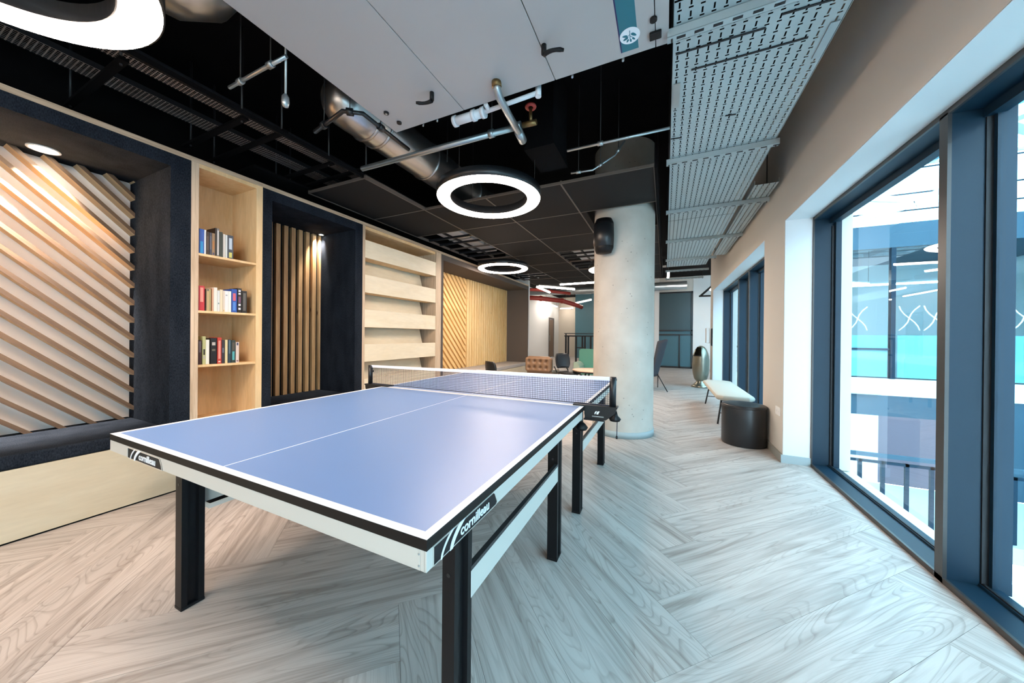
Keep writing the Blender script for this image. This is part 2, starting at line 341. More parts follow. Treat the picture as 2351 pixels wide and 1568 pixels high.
def tag(o, label=None, cat=None, group=None, kind=None):
    if label: o['label'] = label
    if cat: o['category'] = cat
    if group: o['group'] = group
    if kind: o['kind'] = kind
    return o
def thing(name, label, cat, loc=(0,0,0), rz=0.0, group=None, world=True):
    """an Empty at the thing's base; with world=True its parts are given in world coordinates"""
    o = bpy.data.objects.new(name, None); COL.objects.link(o); o.empty_display_size = 0.05
    o.location = loc; o.rotation_euler = (0, 0, rz)
    if world: ORG[o.name] = loc
    return tag(o, label, cat, group)
def struct(name, loc=(0,0,0)):
    o = bpy.data.objects.new(name, None); COL.objects.link(o); o['kind'] = 'structure'; o.location = loc; ORG[o.name] = loc
    return o
def box(x0, x1, y0, y1, z0, z1): return MB().box(x0, x1, y0, y1, z0, z1)
def copy_tree(o, parent=None):
    c = o.copy(); COL.objects.link(c)
    if parent is not None: c.parent = parent
    for ch in list(o.children): copy_tree(ch, c)
    return c
def text_obj(s, size, mat, name, parent, mat4, extr=0.0006, bold=0.0):
    cu = bpy.data.curves.new(name, 'FONT'); cu.body = s; cu.size = size; cu.extrude = extr; cu.offset = bold; cu.resolution_u = 3
    to = bpy.data.objects.new('tmp_text', cu); COL.objects.link(to)
    bpy.context.view_layer.update()
    me = bpy.data.meshes.new_from_object(to.evaluated_get(bpy.context.evaluated_depsgraph_get()))
    bpy.data.objects.remove(to, do_unlink=True)
    me.transform(mat4); me.materials.clear(); me.materials.append(mat)
    o = bpy.data.objects.new(name, me); COL.objects.link(o); o.parent = parent
    return o
# ================================================================== THE SETTING
# ------------------------------------------------------------------ floor: herringbone planks
def clip(poly, x0, x1, y0, y1):
    def half(P, f, g):
        out = []
        for i in range(len(P)):
            a, b = P[i], P[(i+1) % len(P)]
            fa, fb = f(a), f(b)
            if fa >= 0: out.append(a)
            if fa*fb < 0: out.append(g(a, b, fa/(fa-fb)))
        return out
    lerp = lambda a, b, t: (a[0]+(b[0]-a[0])*t, a[1]+(b[1]-a[1])*t)
    for f in (lambda p: p[0]-x0, lambda p: x1-p[0], lambda p: p[1]-y0, lambda p: y1-p[1]):
        if len(poly) < 3: return []
        poly = half(poly, f, lerp)
    return poly
floor = MB().box(-4.2, 3.34, -6.2, 18.4, -0.12, -0.006).box(3.34, 6.4, 9.1, 18.4, -0.12, -0.006).build('floor', M['joint'], kind='structure')
PW, PL, PX, PY = 0.265, 1.42, 2.10, 0.885
Q = math.sqrt(.5)
ZONES = ((-1.95, 3.13, -6.2, -2.4), (-1.30, 3.13, -2.4, 8.9), (-3.72, 6.0, 8.9, 18.2), (-3.72, -1.30, 7.44, 8.9))
pieces = []
for i in range(-40, 60):
    for j in range(-4, 4):
        ox, oy = i*PW + j*PL, i*PW - j*PL
        for kind in (0, 1):
            if kind == 0: c0 = (ox, oy, ox+PL, oy+PW)
            else: c0 = (ox+PL, oy+PW-PL, ox+PL+PW, oy+PW)
            g = 0.0006
            u0, v0, u1, v1 = c0[0]+g, c0[1]+g, c0[2]-g, c0[3]-g
            W2 = lambda u, v: (PX + (u-v)*Q, PY + (u+v)*Q)
            poly = [W2(u0, v0), W2(u1, v0), W2(u1, v1), W2(u0, v1)]
            for zn in ZONES:
                pc = clip(poly, zn[0], zn[1], zn[2], zn[3])
                if len(pc) < 3: continue
                ar = abs(sum(pc[k][0]*pc[(k+1) % len(pc)][1] - pc[(k+1) % len(pc)][0]*pc[k][1] for k in range(len(pc))))/2
                if ar < 0.004: continue
                cx = sum(p[0] for p in pc)/len(pc); cy = sum(p[1] for p in pc)/len(pc)
                pieces.append((pc, kind, (i*7.31+j*3.7+kind*1.9) % 23.0, (i*2.17+j*5.3) % 19.0, cx, cy, W2(u0, v0)))
def look_rank(p):
    dx, dy = p[4]-1.9331, p[5]+0.503
    fx = dx*fw.x + dy*fw.y; sx_ = dx*rr.x + dy*rr.y
    d = math.hypot(dx, dy)
    return d if fx > -0.2 and abs(sx_) < 1.75*max(fx, 0)+1.0 else d + 100
pieces.sort(key=look_rank)
def plank_geo(mb, p):
    pc = p[0]; n = len(pc)
    a = sum(pc[k][0]*pc[(k+1) % n][1] - pc[(k+1) % n][0]*pc[k][1] for k in range(n))
    if a < 0: pc = pc[::-1]
    mb.add([(x, y, 0.0) for x, y in pc] + [(x, y, -0.006) for x, y in pc], [list(range(n))] + [(i, n+i, n+(i+1) % n, (i+1) % n) for i in range(n)])
    mb.uv += [(((x-p[6][0])*Q*(1 if p[1] == 0 else -1) + (y-p[6][1])*Q) + p[2], ((x-p[6][0])*Q*(-1 if p[1] == 0 else 1) + (y-p[6][1])*Q)*1.0 + p[3]) if p[1] == 0 else
              ((-(x-p[6][0])*Q + (y-p[6][1])*Q) + p[2], ((x-p[6][0])*Q + (y-p[6][1])*Q) + p[3]) for x, y in pc]*2
def plank_obj(plist, kind=None):
    mb = MB(); mb.uv = []
    for p in plist: plank_geo(mb, p)
    me = bpy.data.meshes.new('plank'); me.from_pydata(mb.v, [], mb.f); me.update()
    ul = me.uv_layers.new(name='UVMap')
    for lp in me.loops: ul.data[lp.index].uv = mb.uv[lp.vertex_index]
    me.materials.append(M['floor'])
    o = bpy.data.objects.new('plank', me); COL.objects.link(o); o.parent = floor
    if kind: o['kind'] = kind
    return o
for p in pieces[:298]: plank_obj([p])
if pieces[298:]: plank_obj(pieces[298:], 'stuff')

# ------------------------------------------------------------------ walls and slab
H = 3.4
wr = struct('wall_right', (2.93, 0, 0))
box(2.93, 3.40, -6.2, 8.80, 2.24, H).build('wall_above_windows', M['wall'], wr)
box(2.93, 3.40, 3.33, 4.02, 0, 2.24).build('pier', M['wall'], wr)
box(2.93, 3.40, 8.36, 8.80, 0, 2.24).build('pier', M['wall'], wr)
# painted reveals
for nm, bxs in (('reveal', (2.932, 3.13, -6.2, 3.331, 2.2365, 2.2395)), ('reveal', (2.932, 3.13, 3.3265, 3.3295, 0.0, 2.24)),
                ('reveal', (2.932, 3.13, 4.02, 8.36, 2.2365, 2.2395)), ('reveal', (2.932, 3.13, 8.3565, 8.3595, 0, 2.24)), ('reveal', (2.932, 3.13, 4.0205, 4.0235, 0, 2.24))):
    box(*bxs).build(nm, M['reveal'], wr)
bs = box(2.916, 2.93, 3.33, 4.02, 0, 0.073).build('baseboard_right', M['skirt'], kind='structure')
box(2.916, 3.13, 3.317, 3.330, 0, 0.073).build('return', M['skirt_blue'], bs)
box(2.916, 2.93, 8.36, 8.80, 0, 0.073).build('far_length', M['skirt'], bs)
wb = box(-2.2, 3.4, -6.32, -6.2, 0, H).build('wall_back', M['white'], kind='structure')
wl = struct('wall_left', (-1.96, 0, 0))
box(-2.10, -1.972, -6.2, 7.46, 0, 2.44).build('joinery_wall', M['white'], wl)
box(-2.10, -1.972, -6.2, 7.46, 2.466, H).build('upper_wall', M['black'], wl)
box(-3.84, -1.30, 7.46, 7.56, 0, H).build('return_wall', M['white'], wl)
box(-3.84, -3.72, 7.56, 16.35, 0, H).build('lobby_wall', M['white'], wl)
box(-3.84, -3.72, 16.35, 17.25, 2.15, H).build('over_door', M['white'], wl)
box(-3.84, -3.72, 17.25, 18.3, 0, H).build('lobby_wall', M['white'], wl)
wf = struct('wall_far', (0, 18, 0))
box(-3.84, -2.35, 18.2, 18.3, 0, H).build('beige_wall', M['beige'], wf)
box(-2.35, 1.7, 17.0, 17.1, 0, H).build('blue_wall', M['teal_panel'], wf)
box(-2.45, -2.35, 17.0, 18.3, 0, H).build('blue_wall', M['teal_panel'], wf)
box(2.86, 6.2, 13.30, 13.40, 0, H).build('bright_wall', M['white'], wf)
box(1.55, 1.72, 13.3, 17.1, 0, H).build('white_wall', M['white'], wf)
sl = MB().box(-4.2, 3.42, -6.32, 18.4, H, H+0.15).box(3.42, 6.3, 9.12, 18.4, H, H+0.10).build('ceiling', M['black'], kind='structure')

# ------------------------------------------------------------------ suspended tile ceiling
CZ = 2.60
ce = struct('ceiling.001', (0, 2.5, CZ))
gx = [-1.41, -0.605, 0.205, 1.02, 1.838]
gy = [1.70, 2.54, 3.335, 4.155, 4.99, 5.815, 6.63, 7.44, 8.25]
openings = {(0, 2), (0, 3), (0, 6), (2, 4), (2, 5)}
pit = (1.464, 3.748, 0.35)
tile_me = {}
for i in range(4):
    for j in range(8):
        if j == 0 and i > 0: continue
        x0, x1, y0, y1 = gx[i]+.008, gx[i+1]-.008, gy[j]+.008, gy[j+1]-.008
        if (i, j) in openings:   # open service hatch: frame ring with cross bars
            mb = MB()
            for k in range(1, 3): mb.box(x0, x1, y0+(y1-y0)*k/3-.012, y0+(y1-y0)*k/3+.012, CZ, CZ+.03)
            mb.box((x0+x1)/2-.01, (x0+x1)/2+.01, y0, y1, CZ+.02, CZ+.05)
            mb.build('hatch_bar', M['blackmetal'], ce); continue
        if i == 3 and j in (1, 2):   # tiles cut round the concrete column
            n = 20; cx, cy, cr_ = pit[0], pit[1], 0.375
            yc0, yc1 = (y0, y1)
            mb = MB()
            # column spans y 3.37..4.12 : lies within row 2 (3.335..4.155)
            if j == 1: mb.box(x0, x1, y0, y1, CZ, CZ+.015)
            else:
                mb.box(x0, cx-cr_, y0, y1, CZ, CZ+.015)
                mb.box(cx+cr_-.005, x1, y0, y1, CZ, CZ+.015)
                mb.box(cx-cr_, cx+cr_, cy+cr_, y1, CZ, CZ+.015)
            mb.build('ceiling_tile', M['tile'], ce); continue
        box(x0, x1, y0, y1, CZ, CZ+.015).build('ceiling_tile', M['tile'], ce)
for x in gx: box(x-.008, x+.008, 1.7 if x < -.5 else 2.54, 8.25, CZ-.006, CZ+.03).build('grid_bar', M['grid'], ce)
for y in gy:
    x1 = -0.60 if y < 2 else 1.838
    if abs(y-3.335) < .01 or abs(y-4.155) < .01:
        pass
    box(-1.41, x1, y-.006, y+.006, CZ-.004, CZ+.02).build('grid_bar', M['grid'], ce)
box(1.838, 1.862, 2.53, 8.26, CZ-.02, CZ+.33).build('edge_fascia', M['black'], ce)
box(-1.93, -1.41, 1.2, 8.25, 2.64, 2.66).build('side_panel', M['black'], ce)

# ------------------------------------------------------------------ windows
def window(name, y0, y1, mull, z1=2.24):
    wn = struct(name, (3.13, y0, 0)); X0, X1 = 3.13, 3.30
    box(X0, X0+.012, y0, y1, 0.0, 0.028).build('sill_edge', M['framefront'], wn)
    box(X0+.012, 3.245, y0, y1, 0.0, 0.026).build('sill', M['frame'], wn)
    box(3.245, X1, y0, y1, 0.0, 0.036).build('bottom_rail', M['frame'], wn)
    box(3.252, 3.262, y0, y1, 0.036, 0.042).build('gasket', M['gasket'], wn)
    for (a, b, s) in ((y1-.014, y1, 1), (y0, y0+.014, -1)):
        box(X0, X0+.010, a, b, 0, z1).build('frame_cap', M['framefront'], wn)
        box(X0+.010, X1, a, b, 0, z1).build('jamb', M['frame'], wn)
        g0, g1 = (a-.012, a) if s > 0 else (b, b+.012)
        box(3.255, 3.27, g0, g1, 0.03, z1-.1).build('gasket', M['gasket'], wn)
        g0, g1 = (a-.035, a) if s > 0 else (b, b+.035)
        box(3.272, 3.31, g0, g1, 0.03, z1-.05).build('glazing_bead', M['frame'], wn)
    box(X0, X0+.012, y0, y1, z1-.03, z1-.003).build('head_cap', M['framefront'], wn)
    box(X0+.012, X1, y0, y1, z1-.03, z1-.003).build('head', M['frame'], wn)
    box(3.245, X1, y0, y1, z1-.075, z1-.03).build('head_rail', M['frame'], wn)
    ys = [y0] + list(mull) + [y1]
    for c in mull:
        box(X0, X0+.014, c-.026, c+.026, 0, z1-.02).build('mullion_cap', M['framefront'], wn)
        box(X0+.014, 3.25, c-.024, c+.024, 0.0, z1-.02).build('mullion', M['frame'], wn)
        box(3.25, 3.272, c-.030, c+.030, 0.02, z1-.05).build('gasket', M['gasket'], wn)
        box(3.272, 3.33, c-.048, c+.048, 0.02, z1-.05).build('glazing_bead', M['frame'], wn)
    for a, b in zip(ys[:-1], ys[1:]):
        box(3.280, 3.286, a+.02, b-.02, 0.03, z1-.07).build('pane', M['glass'], wn)
    return wn
window('window_1', -6.18, 3.328, [1.792, 0.252, -1.288, -2.828, -4.368])
window('window_2', 4.022, 8.358, [5.83, 6.65])

# far door in the lobby
d1 = struct('door_1', (-3.72, 16.35, 0))
box(-3.74, -3.70, 16.35, 16.43, 0, 2.15).build('door_frame', M['doorframe'], d1)
box(-3.74, -3.70, 17.17, 17.25, 0, 2.15).build('door_frame', M['doorframe'], d1)
box(-3.74, -3.70, 16.43, 17.17, 2.06, 2.15).build('door_frame', M['doorframe'], d1)
dl = box(-3.735, -3.715, 16.44, 17.16, 0.01, 2.055).build('door_leaf', M['doorwood'], d1)
box(-3.714, -3.69, 16.50, 16.53, 0.9, 1.2).build('door_handle', M['steel'], dl)

# ------------------------------------------------------------------ concrete column
colm = thing('concrete_column', 'round bare concrete column with a blue-grey band at its foot', 'column', (1.464, 3.748, 0))
MB().lathe([(0.35, 0.0), (0.35, H)], 1.464, 3.748, 64).build('shaft', M['concrete'], colm)
MB().lathe([(0.352, 0.0), (0.3585, 0.0), (0.3585, 0.073), (0.350, 0.073)], 1.464, 3.748, 64).build('foot_band', M['skirt_blue'], colm)
# ================================================================== BUILT-IN JOINERY ALONG THE LEFT WALL
JX, BX, SZ, TZ = -1.27, -1.86, 0.48, 2.34      # face plane, slat plane, seat height, opening top
def slat_clip(c, wv, y0, y1, z0, z1):
    """45 degree band between z=-y+c and z=-y+c-wv clipped to the opening (y,z polygon)"""
    poly = [(y0-1, c+1-y0), (y1+1, c-1-y1), (y1+1, c-wv-1-y1), (y0-1, c-wv+1-y0)]
    return clip(poly, y0, y1, z0, z1)
def niche(name, label, y0, y1, fl, fr, slats, seat_mat, felt, back_mat, bk=-1.905):
    """opening y0..y1; felt front band to fl (left) and fr (right)"""
    t = thing(name, label, 'seating niche', (JX, (fl+fr)/2, 0))
    box(bk-.018, JX, y1, fr, 0.40, 2.43).build('jamb', felt, t)
    box(bk-.018, JX, fl, y0, 0.40, 2.43).build('jamb', felt, t)
    box(bk-.018, JX, y0, y1, TZ, 2.43).build('soffit', felt, t)
    box(bk-.018, bk, y0, y1, SZ-.1, TZ).build('back_panel', back_mat, t)
    box(bk+.002, JX+.004, y0+.001, y1-.001, 0.402, SZ).build('cushion', seat_mat, t, bevel=0.012)
    box(JX-.02, JX, fl, fr, 0.012, 0.40).build('bench_panel', M['ply_bench'], t)
    box(JX-.03, JX-.012, fl, fr, 0.0, 0.012).build('shadow_plinth', M['black'], t)  # recessed strip, black to paint the shadow line at the floor
    box(JX-.04, JX, fl, fr, 2.43, 2.465).build('top_edge', M['ply_edge'], t)
    slats(t)
    return t
def slats_diag(y0, y1, c0, c1, pitch, wv, mat, depth=.045, capm=None):
    def f(t):
        c = c0
        while c < c1:
            P = slat_clip(c, wv, y0, y1, SZ-.02, TZ-.001)
            if len(P) >= 3:
                # local frame: x along the slat so that the grain follows it
                a = -math.pi/4; cy, cz = P[0]
                mb = MB().prism([(y-cy, z-cz) for y, z in P], 0, depth, 'YZ')
                rot = Matrix(((0,1,0),(0,0,1),(1,0,0)))
                # build in a rotated frame so local X follows the slat
                fr_ = Matrix(((0, 0, 1), (Q, Q, 0), (-Q, Q, 0)))   # columns: local X, Y, Z in world (x,y,z)
                inv = fr_.inverted()
                mb.v = [tuple(inv @ Vector(v)) for v in mb.v]
                o = mb.build('slat', mat, None)
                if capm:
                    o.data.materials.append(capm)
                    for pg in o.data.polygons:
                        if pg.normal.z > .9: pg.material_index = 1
                o.parent = t; tl = Vector(ORG[t.name])
                mw = fr_.to_4x4(); mw.translation = Vector((BX-depth, cy, cz)) - tl
                o.matrix_local = mw
            c += pitch
    return f
def slats_vert(y0, y1, pitch, wd, mat, depth=.045, phase=0.0, rot=0.0):
    def f(t):
        y = y0 + phase
        while y < y1 - .005:
            box(BX-depth, BX, y, min(y+wd, y1), SZ-.02, TZ-.001).build('slat', mat, t)
            y += pitch
    return f
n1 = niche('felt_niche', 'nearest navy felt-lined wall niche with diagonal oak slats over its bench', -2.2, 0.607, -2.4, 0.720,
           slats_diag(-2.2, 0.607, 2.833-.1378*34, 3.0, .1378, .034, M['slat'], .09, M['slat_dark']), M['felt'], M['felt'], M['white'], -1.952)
n2 = niche('felt_niche', 'narrow navy felt-lined niche with upright oak slats between bookcase and display rack', 1.278, 2.154, 1.20, 2.254,
           slats_vert(1.3255, 2.154, .0805, .044, M['slat_v'], .04), M['felt'], M['felt'], M['felt'])
def far_slats(t):
    slats_diag(3.80, 5.385, 4.3, 7.75, .1405, .085, M['pine'], .035)(t)
    slats_vert(5.42, 7.35, .101, .080, M['pine_v'], .035)(t)
n3 = niche('felt_niche', 'farthest grey felt-lined niche with pine slats, diagonal and upright', 3.80, 7.35, 3.74, 7.40, far_slats,
           M['seat_grey'], M['felt_grey'], M['ply'])
box(-1.93, -1.262, 7.40, 7.45, 0, 2.465).build('end_panel', M['reveal'], n3)  # ply end panel, the light falling on it painted as white

# bookcase
bk = thing('bookcase', 'tall birch ply bookcase with three shelves of books set into the wall', 'bookcase', (JX, 0.96, 0))
box(-1.66, JX, 0.720, 0.765, 0.0, 2.43).build('side_panel', M['ply_edge_v'], bk)
box(-1.66, JX, 1.152, 1.20, 0.0, 2.43).build('side_panel', M['ply'], bk)
box(-1.66, -1.645, 0.765, 1.152, 0.0, 2.43).build('back_panel', M['ply'], bk)
box(-1.645, JX-.001, 0.765, 1.152, 2.40, 2.43).build('top_panel', M['ply'], bk)
box(JX-.04, JX, 0.720, 1.20, 2.43, 2.465).build('top_edge', M['ply_edge'], bk)
SH = (1.757, 1.322, 0.908)
for z in SH: box(-1.645, JX-.004, 0.765, 1.152, z-.018, z).build('shelf', M['ply'], bk)
box(-1.645, JX-.002, 0.765, 1.152, 0.43, 0.455).build('shelf', M['ply'], bk)
box(JX-.02, JX-.002, 0.765, 1.152, 0.0, 0.43).build('base_panel', M['ply'], bk)

# magazine rack
mg = thing('display_rack', 'wide birch ply magazine rack with sloped recesses behind four front boards', 'display rack', (JX, 2.95, 0))
box(-1.66, JX, 2.254, 2.290, 0, 2.43).build('side_panel', M['ply_edge_v'], mg)
box(-1.66, JX, 3.612, 3.740, 0, 2.43).build('side_panel', M['ply_edge_v'], mg)
box(JX-.04, JX, 2.254, 3.740, 2.43, 2.465).build('top_edge', M['ply_edge'], mg)
box(-1.66, JX-.02, 2.290, 3.612, 2.395, 2.43).build('top_panel', M['ply'], mg)
box(-1.66, -1.645, 2.290, 3.612, 0, 2.395).build('back_panel', M['ply'], mg)
for k in range(5):
    zb = 2.058 - .410*k; zt = zb + .208
    box(-1.292, -1.274, 2.290, 3.612, zb, zt).build('front_board', M['ply_pale'], mg)
    box(-1.46, -1.292, 2.290, 3.612, zb, zb+.018).build('ledge', M['ply'], mg)
    if k > 0:   # leaning back board behind the recess
        MB().prism([(-1.395, zb+.018), (-1.380, zb+.018), (-1.500, zt+.235), (-1.515, zt+.235)], 2.290, 3.50, 'XZ').build('leaning_board', M['ply_pale'], mg)

# books: (y0, y1, top z, colour, top-band colour or None, label)
def book(y0, y1, zt, z0, col, label, band=None, bands=(), depth=0.13, grp=None, setback=0.0):
    t = thing('book', label, 'book', (-1.29-setback, (y0+y1)/2, z0), group=grp)
    x1 = -1.290-setback; x0 = x1-depth; g = 0.0007
    key = 'cover_%02d%02d%02d' % tuple(int(c*99) for c in col)
    if key not in M: M[key] = plain(key, col, 0.45)
    mb = MB(); mb.box(x1-.003, x1, y0+g, y1-g, z0, zt); mb.box(x0, x1-.003, y0+g, y0+g+.0015, z0, zt); mb.box(x0, x1-.003, y1-g-.0015, y1-g, z0, zt)
    mb.build('cover', M[key], t)
    box(x0+.003, x1-.003, y0+g+.0015, y1-g-.0015, z0+.003, zt-.003).build('pages', M['pages'], t)
    h = zt - z0; w = y1-y0
    for a, b, c in bands:
        kb = 'print_%02d%02d%02d' % tuple(int(q*99) for q in c)
        if kb not in M: M[kb] = plain(kb, c, 0.5)
        box(x1, x1+.0006, y0+g+w*.22, y1-g-w*.22, z0+h*a, z0+h*b).build('spine_print', M[kb], t)
M['pages'] = plain('paper', (0.75, 0.71, 0.62), 0.8)
g1, g2, g3 = 'books on the top shelf', 'books on the middle shelf', 'books on the lowest book shelf'
T1 = [((.02,.10,.42), 'blue hardback at the left end of the top shelf, azure at its foot', [(0.03,.5,(.02,.30,.62))]),
      ((.80,.82,.84), 'thin white paperback beside the blue hardback on the top shelf', []),
      ((.035,.022,.018), 'very dark brown book right of the thin white one on the top shelf', [(.2,.8,(.10,.07,.06))]),
      ((.045,.05,.075), 'dark slate book just left of the tan spine on the top shelf', [(.25,.85,(.12,.13,.17))]),
      ((.30,.19,.10), 'tan and orange spined book in the middle of the top shelf', [(.3,.65,(.42,.17,.05)), (.04,.14,(.05,.05,.12))]),
      ((.012,.011,.012), 'tall black book standing above its neighbours on the top shelf', []),
      ((.16,.15,.15), 'tall black book with a silver-white spine stripe on the top shelf', [(.05,.93,(.66,.64,.62))]),
      ((.018,.035,.028), 'dark green book left of the two cream ones on the top shelf', []),
      ((.62,.60,.54), 'cream book left of the pale green-white one on the top shelf', []),
      ((.60,.66,.64), 'pale green-white book beside the cream one on the top shelf', []),
      ((.03,.05,.075), 'dark navy book with pale blue and yellow marks, right end of top shelf', [(.4,.88,(.50,.60,.70)), (.05,.27,(.60,.58,.15))])]
Y1 = [(0.775,0.806,1.946),(0.806,0.817,1.945),(0.817,0.837,1.936),(0.838,0.854,1.934),(0.854,0.873,1.934),(0.873,0.884,1.98),(0.884,0.901,1.98),(0.901,0.923,1.958),(0.925,0.941,1.946),(0.941,0.955,1.943),(0.956,0.995,1.948)]
T2 = [((.52,.035,.045), 'thick red book with pale lettering at the left end of the middle shelf', [(.35,.93,(.75,.30,.24))]),
      ((.045,.025,.015), 'thin dark brown book right of the red one on the middle shelf', []),
      ((.50,.36,.18), 'tan book with a dark cap next to the thin brown one on the middle shelf', [(.9,.99,(.08,.10,.09))]),
      ((.42,.37,.18), 'olive-tan book squeezed between tan and rust spines on the middle shelf', []),
      ((.22,.09,.03), 'thin rust-brown book on the middle shelf', []),
      ((.72,.42,.27), 'thin peach book beside the tall cream one on the middle shelf', []),
      ((.80,.74,.66), 'tall cream-white book standing proud of the pale ones on the middle shelf', []),
      ((.66,.68,.66), 'off-white book with small dark marks on its spine, middle shelf', [(.35,.42,(.15,.25,.25))]),
      ((.72,.63,.45), 'pale yellow-cream book in the middle of the middle shelf', []),
      ((.70,.60,.48), 'slim beige book with a gold foot on the middle shelf', [(.02,.10,(.6,.42,.12))]),
      ((.78,.76,.76), 'wide white book with a grey dot at the top, middle shelf', [(.76,.82,(.35,.38,.40))]),
      ((.80,.80,.74), 'ivory book directly left of the blue one on the middle shelf', []),
      ((.02,.08,.36), 'royal blue book with a red oval on its spine, middle shelf', [(.5,.82,(.62,.12,.16)), (.08,.45,(.08,.24,.62))]),
      ((.015,.013,.02), 'black book with white dots down its spine, middle shelf', [(.85,.93,(.6,.62,.7)), (.74,.81,(.75,.75,.8)), (.28,.36,(.75,.75,.8)), (.12,.2,(.75,.75,.8)), (.4,.66,(.20,.08,.15))]),
      ((.02,.016,.014), 'black book with grey lettering at the right end of the middle shelf', [(.1,.9,(.12,.115,.105))])]
Y2 = [(0.775,0.811,1.512),(0.815,0.822,1.49),(0.822,0.84,1.494),(0.84,0.849,1.493),(0.849,0.857,1.496),(0.857,0.866,1.504),(0.867,0.89,1.51),(0.89,0.907,1.489),(0.907,0.926,1.498),(0.927,0.939,1.493),(0.939,0.963,1.493),(0.963,0.983,1.493),(0.985,1.023,1.514),(1.026,1.056,1.526),(1.058,1.095,1.508)]
T3 = [((.05,.02,.018), 'dark maroon book at the left end of the lowest book shelf', [(.5,.95,(.13,.11,.12))]),
      ((.45,.44,.20), 'tall olive-yellow book with a black window on its spine, lowest book shelf', [(.34,.54,(.02,.018,.018)), (.2,.3,(.4,.36,.33))]),
      ((.76,.75,.66), 'white book between the olive and the wide black one, lowest book shelf', []),
      ((.016,.015,.016), 'wide black book with a pale moon mark, lowest book shelf', [(.72,.84,(.5,.46,.42)), (.5,.58,(.14,.13,.09))]),
      ((.50,.05,.035), 'bright red book in the middle of the lowest book shelf', [(.18,.88,(.75,.30,.24)), (.05,.1,(.8,.6,.5))]),
      ((.04,.035,.042), 'dark grey book right of the red one, lowest book shelf', [(.45,.66,(.16,.17,.22))]),
      ((.68,.57,.32), 'cream-yellow book between two dark ones, lowest book shelf', []),
      ((.03,.055,.075), 'dark blue-grey book left of the teal one, lowest book shelf', [(.4,.97,(.10,.16,.20))]),
      ((.035,.05,.045), 'black book with a teal glow on its lower spine, lowest book shelf', [(.12,.5,(.10,.42,.44)), (.55,.9,(.10,.08,.06))]),
      ((.68,.56,.50), 'pinkish-white book with a dark cap at the right end of the lowest book shelf', [(.84,.97,(.06,.07,.12)), (.05,.11,(.2,.08,.08))])]
Y3 = [(0.773,0.795,1.095),(0.8,0.82,1.125),(0.82,0.842,1.099),(0.849,0.889,1.111),(0.893,0.92,1.116),(0.921,0.94,1.096),(0.943,0.961,1.098),(0.964,0.984,1.098),(0.986,1.015,1.093),(1.017,1.04,1.078)]
for TT, YY, z, g in ((T1, Y1, SH[0], g1), (T2, Y2, SH[1], g2), (T3, Y3, SH[2], g3)):
    for (c, lb, bd), (a, b, zt) in zip(TT, YY): book(a, b, zt, z+.0005, c, lb, bands=bd, grp=g)

# downlights of the niches: the lamp's own light stays with it
def downlight(x, y, z, label, energy, r=0.035, tilt=R(20)):
    t = thing('downlight', label, 'downlight', (x, y, z), group='downlights in the niche soffits')
    MB().lathe([(r+.012, z-.006), (r+.012, z), (r, z), (r, z-.006), (r+.012, z-.006)], x, y, 24).build('trim_ring', M['white'], t)
    MB().lathe([(0.0001, z-.003), (r, z-.003)], x, y, 24).build('lens', M['spot'], t)
    l = bpy.data.lights.new('downlight_beam', 'SPOT'); l.energy = energy; l.color = (1.0, 0.87, 0.76); l.spot_size = R(68); l.spot_blend = 0.5; l.shadow_soft_size = 0.03
    o = bpy.data.objects.new('downlight_beam', l); COL.objects.link(o); o.parent = t; o.location = (0, 0, -.012); o.rotation_euler = (0, tilt, 0)
    return t
downlight(-1.75, 0.165, TZ-.001, 'bright downlight over the diagonal slats of the nearest niche, right-hand one', 220, .058)
downlight(-1.75, -0.165, TZ-.001, 'bright downlight over the diagonal slats of the nearest niche, cut by the photo edge', 220, .058)
downlight(-1.75, -.495, TZ-.001, 'third downlight of the nearest niche, outside the photo', 220, .058)
downlight(-1.75, -.825, TZ-.001, 'fourth downlight of the nearest niche, outside the photo', 220, .058)
downlight(-1.80, 2.115, TZ-.001, 'small bright downlight over the upright slats of the narrow niche', 60, .02)
# ================================================================== TABLE TENNIS TABLE
TW, TL, TH = 1.525, 2.74, 0.76
tt = thing('table_tennis_table', 'blue table tennis table with white lines, silver apron and black legs', 'table', (TW/2, TL/2, 0))
for y0, y1 in ((0.0, 1.3685), (1.3715, TL)):
    box(0.004, TW-.004, y0+.004, y1-.004 if y1 > 2 else y1, 0.738, TH-.0006).build('playing_surface', M['blue'], tt)
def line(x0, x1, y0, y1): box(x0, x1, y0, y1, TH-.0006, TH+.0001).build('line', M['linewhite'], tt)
for y0, y1 in ((0.0, 1.3685), (1.3715, TL)):
    line(0, .02, y0, y1); line(TW-.02, TW, y0, y1); line(TW/2-.0015, TW/2+.0015, y0+.02, y1-.02)
line(.02, TW-.02, 0, .02); line(.02, TW-.02, TL-.02, TL)
line(.02, TW-.02, 1.328, 1.3685)  # pale strip before the net: glossy sheen painted as a band
for b in ((0, TW, 0, .004, .737, TH-.0006), (0, TW, TL-.004, TL, .737, TH-.0006), (0, .004, .004, TL-.004, .737, TH-.0006), (TW-.004, TW, .004, TL-.004, .737, TH-.0006)):
    box(*b).build('edge_band', M['edgeblack'], tt)
A0, A1 = 0.6955, 0.7368
for b in ((0.001, TW-.0165, .0005, .016, A0, A1), (0.001, TW-.012, TL-.016, TL-.0005, A0, A1), (0.0005, .016, .017, TL-.017, A0, A1), (TW-.016, TW-.0005, .0005, 1.31, A0, A1), (TW-.016, TW-.0005, 1.42, TL-.006, A0, A1)):
    box(*b).build('apron', M['apron'], tt, bevel=.001)
box(TW-.0065, TW-.005, .0002, .0006, A0, A1).build('corner_joint', M['brace'], tt)
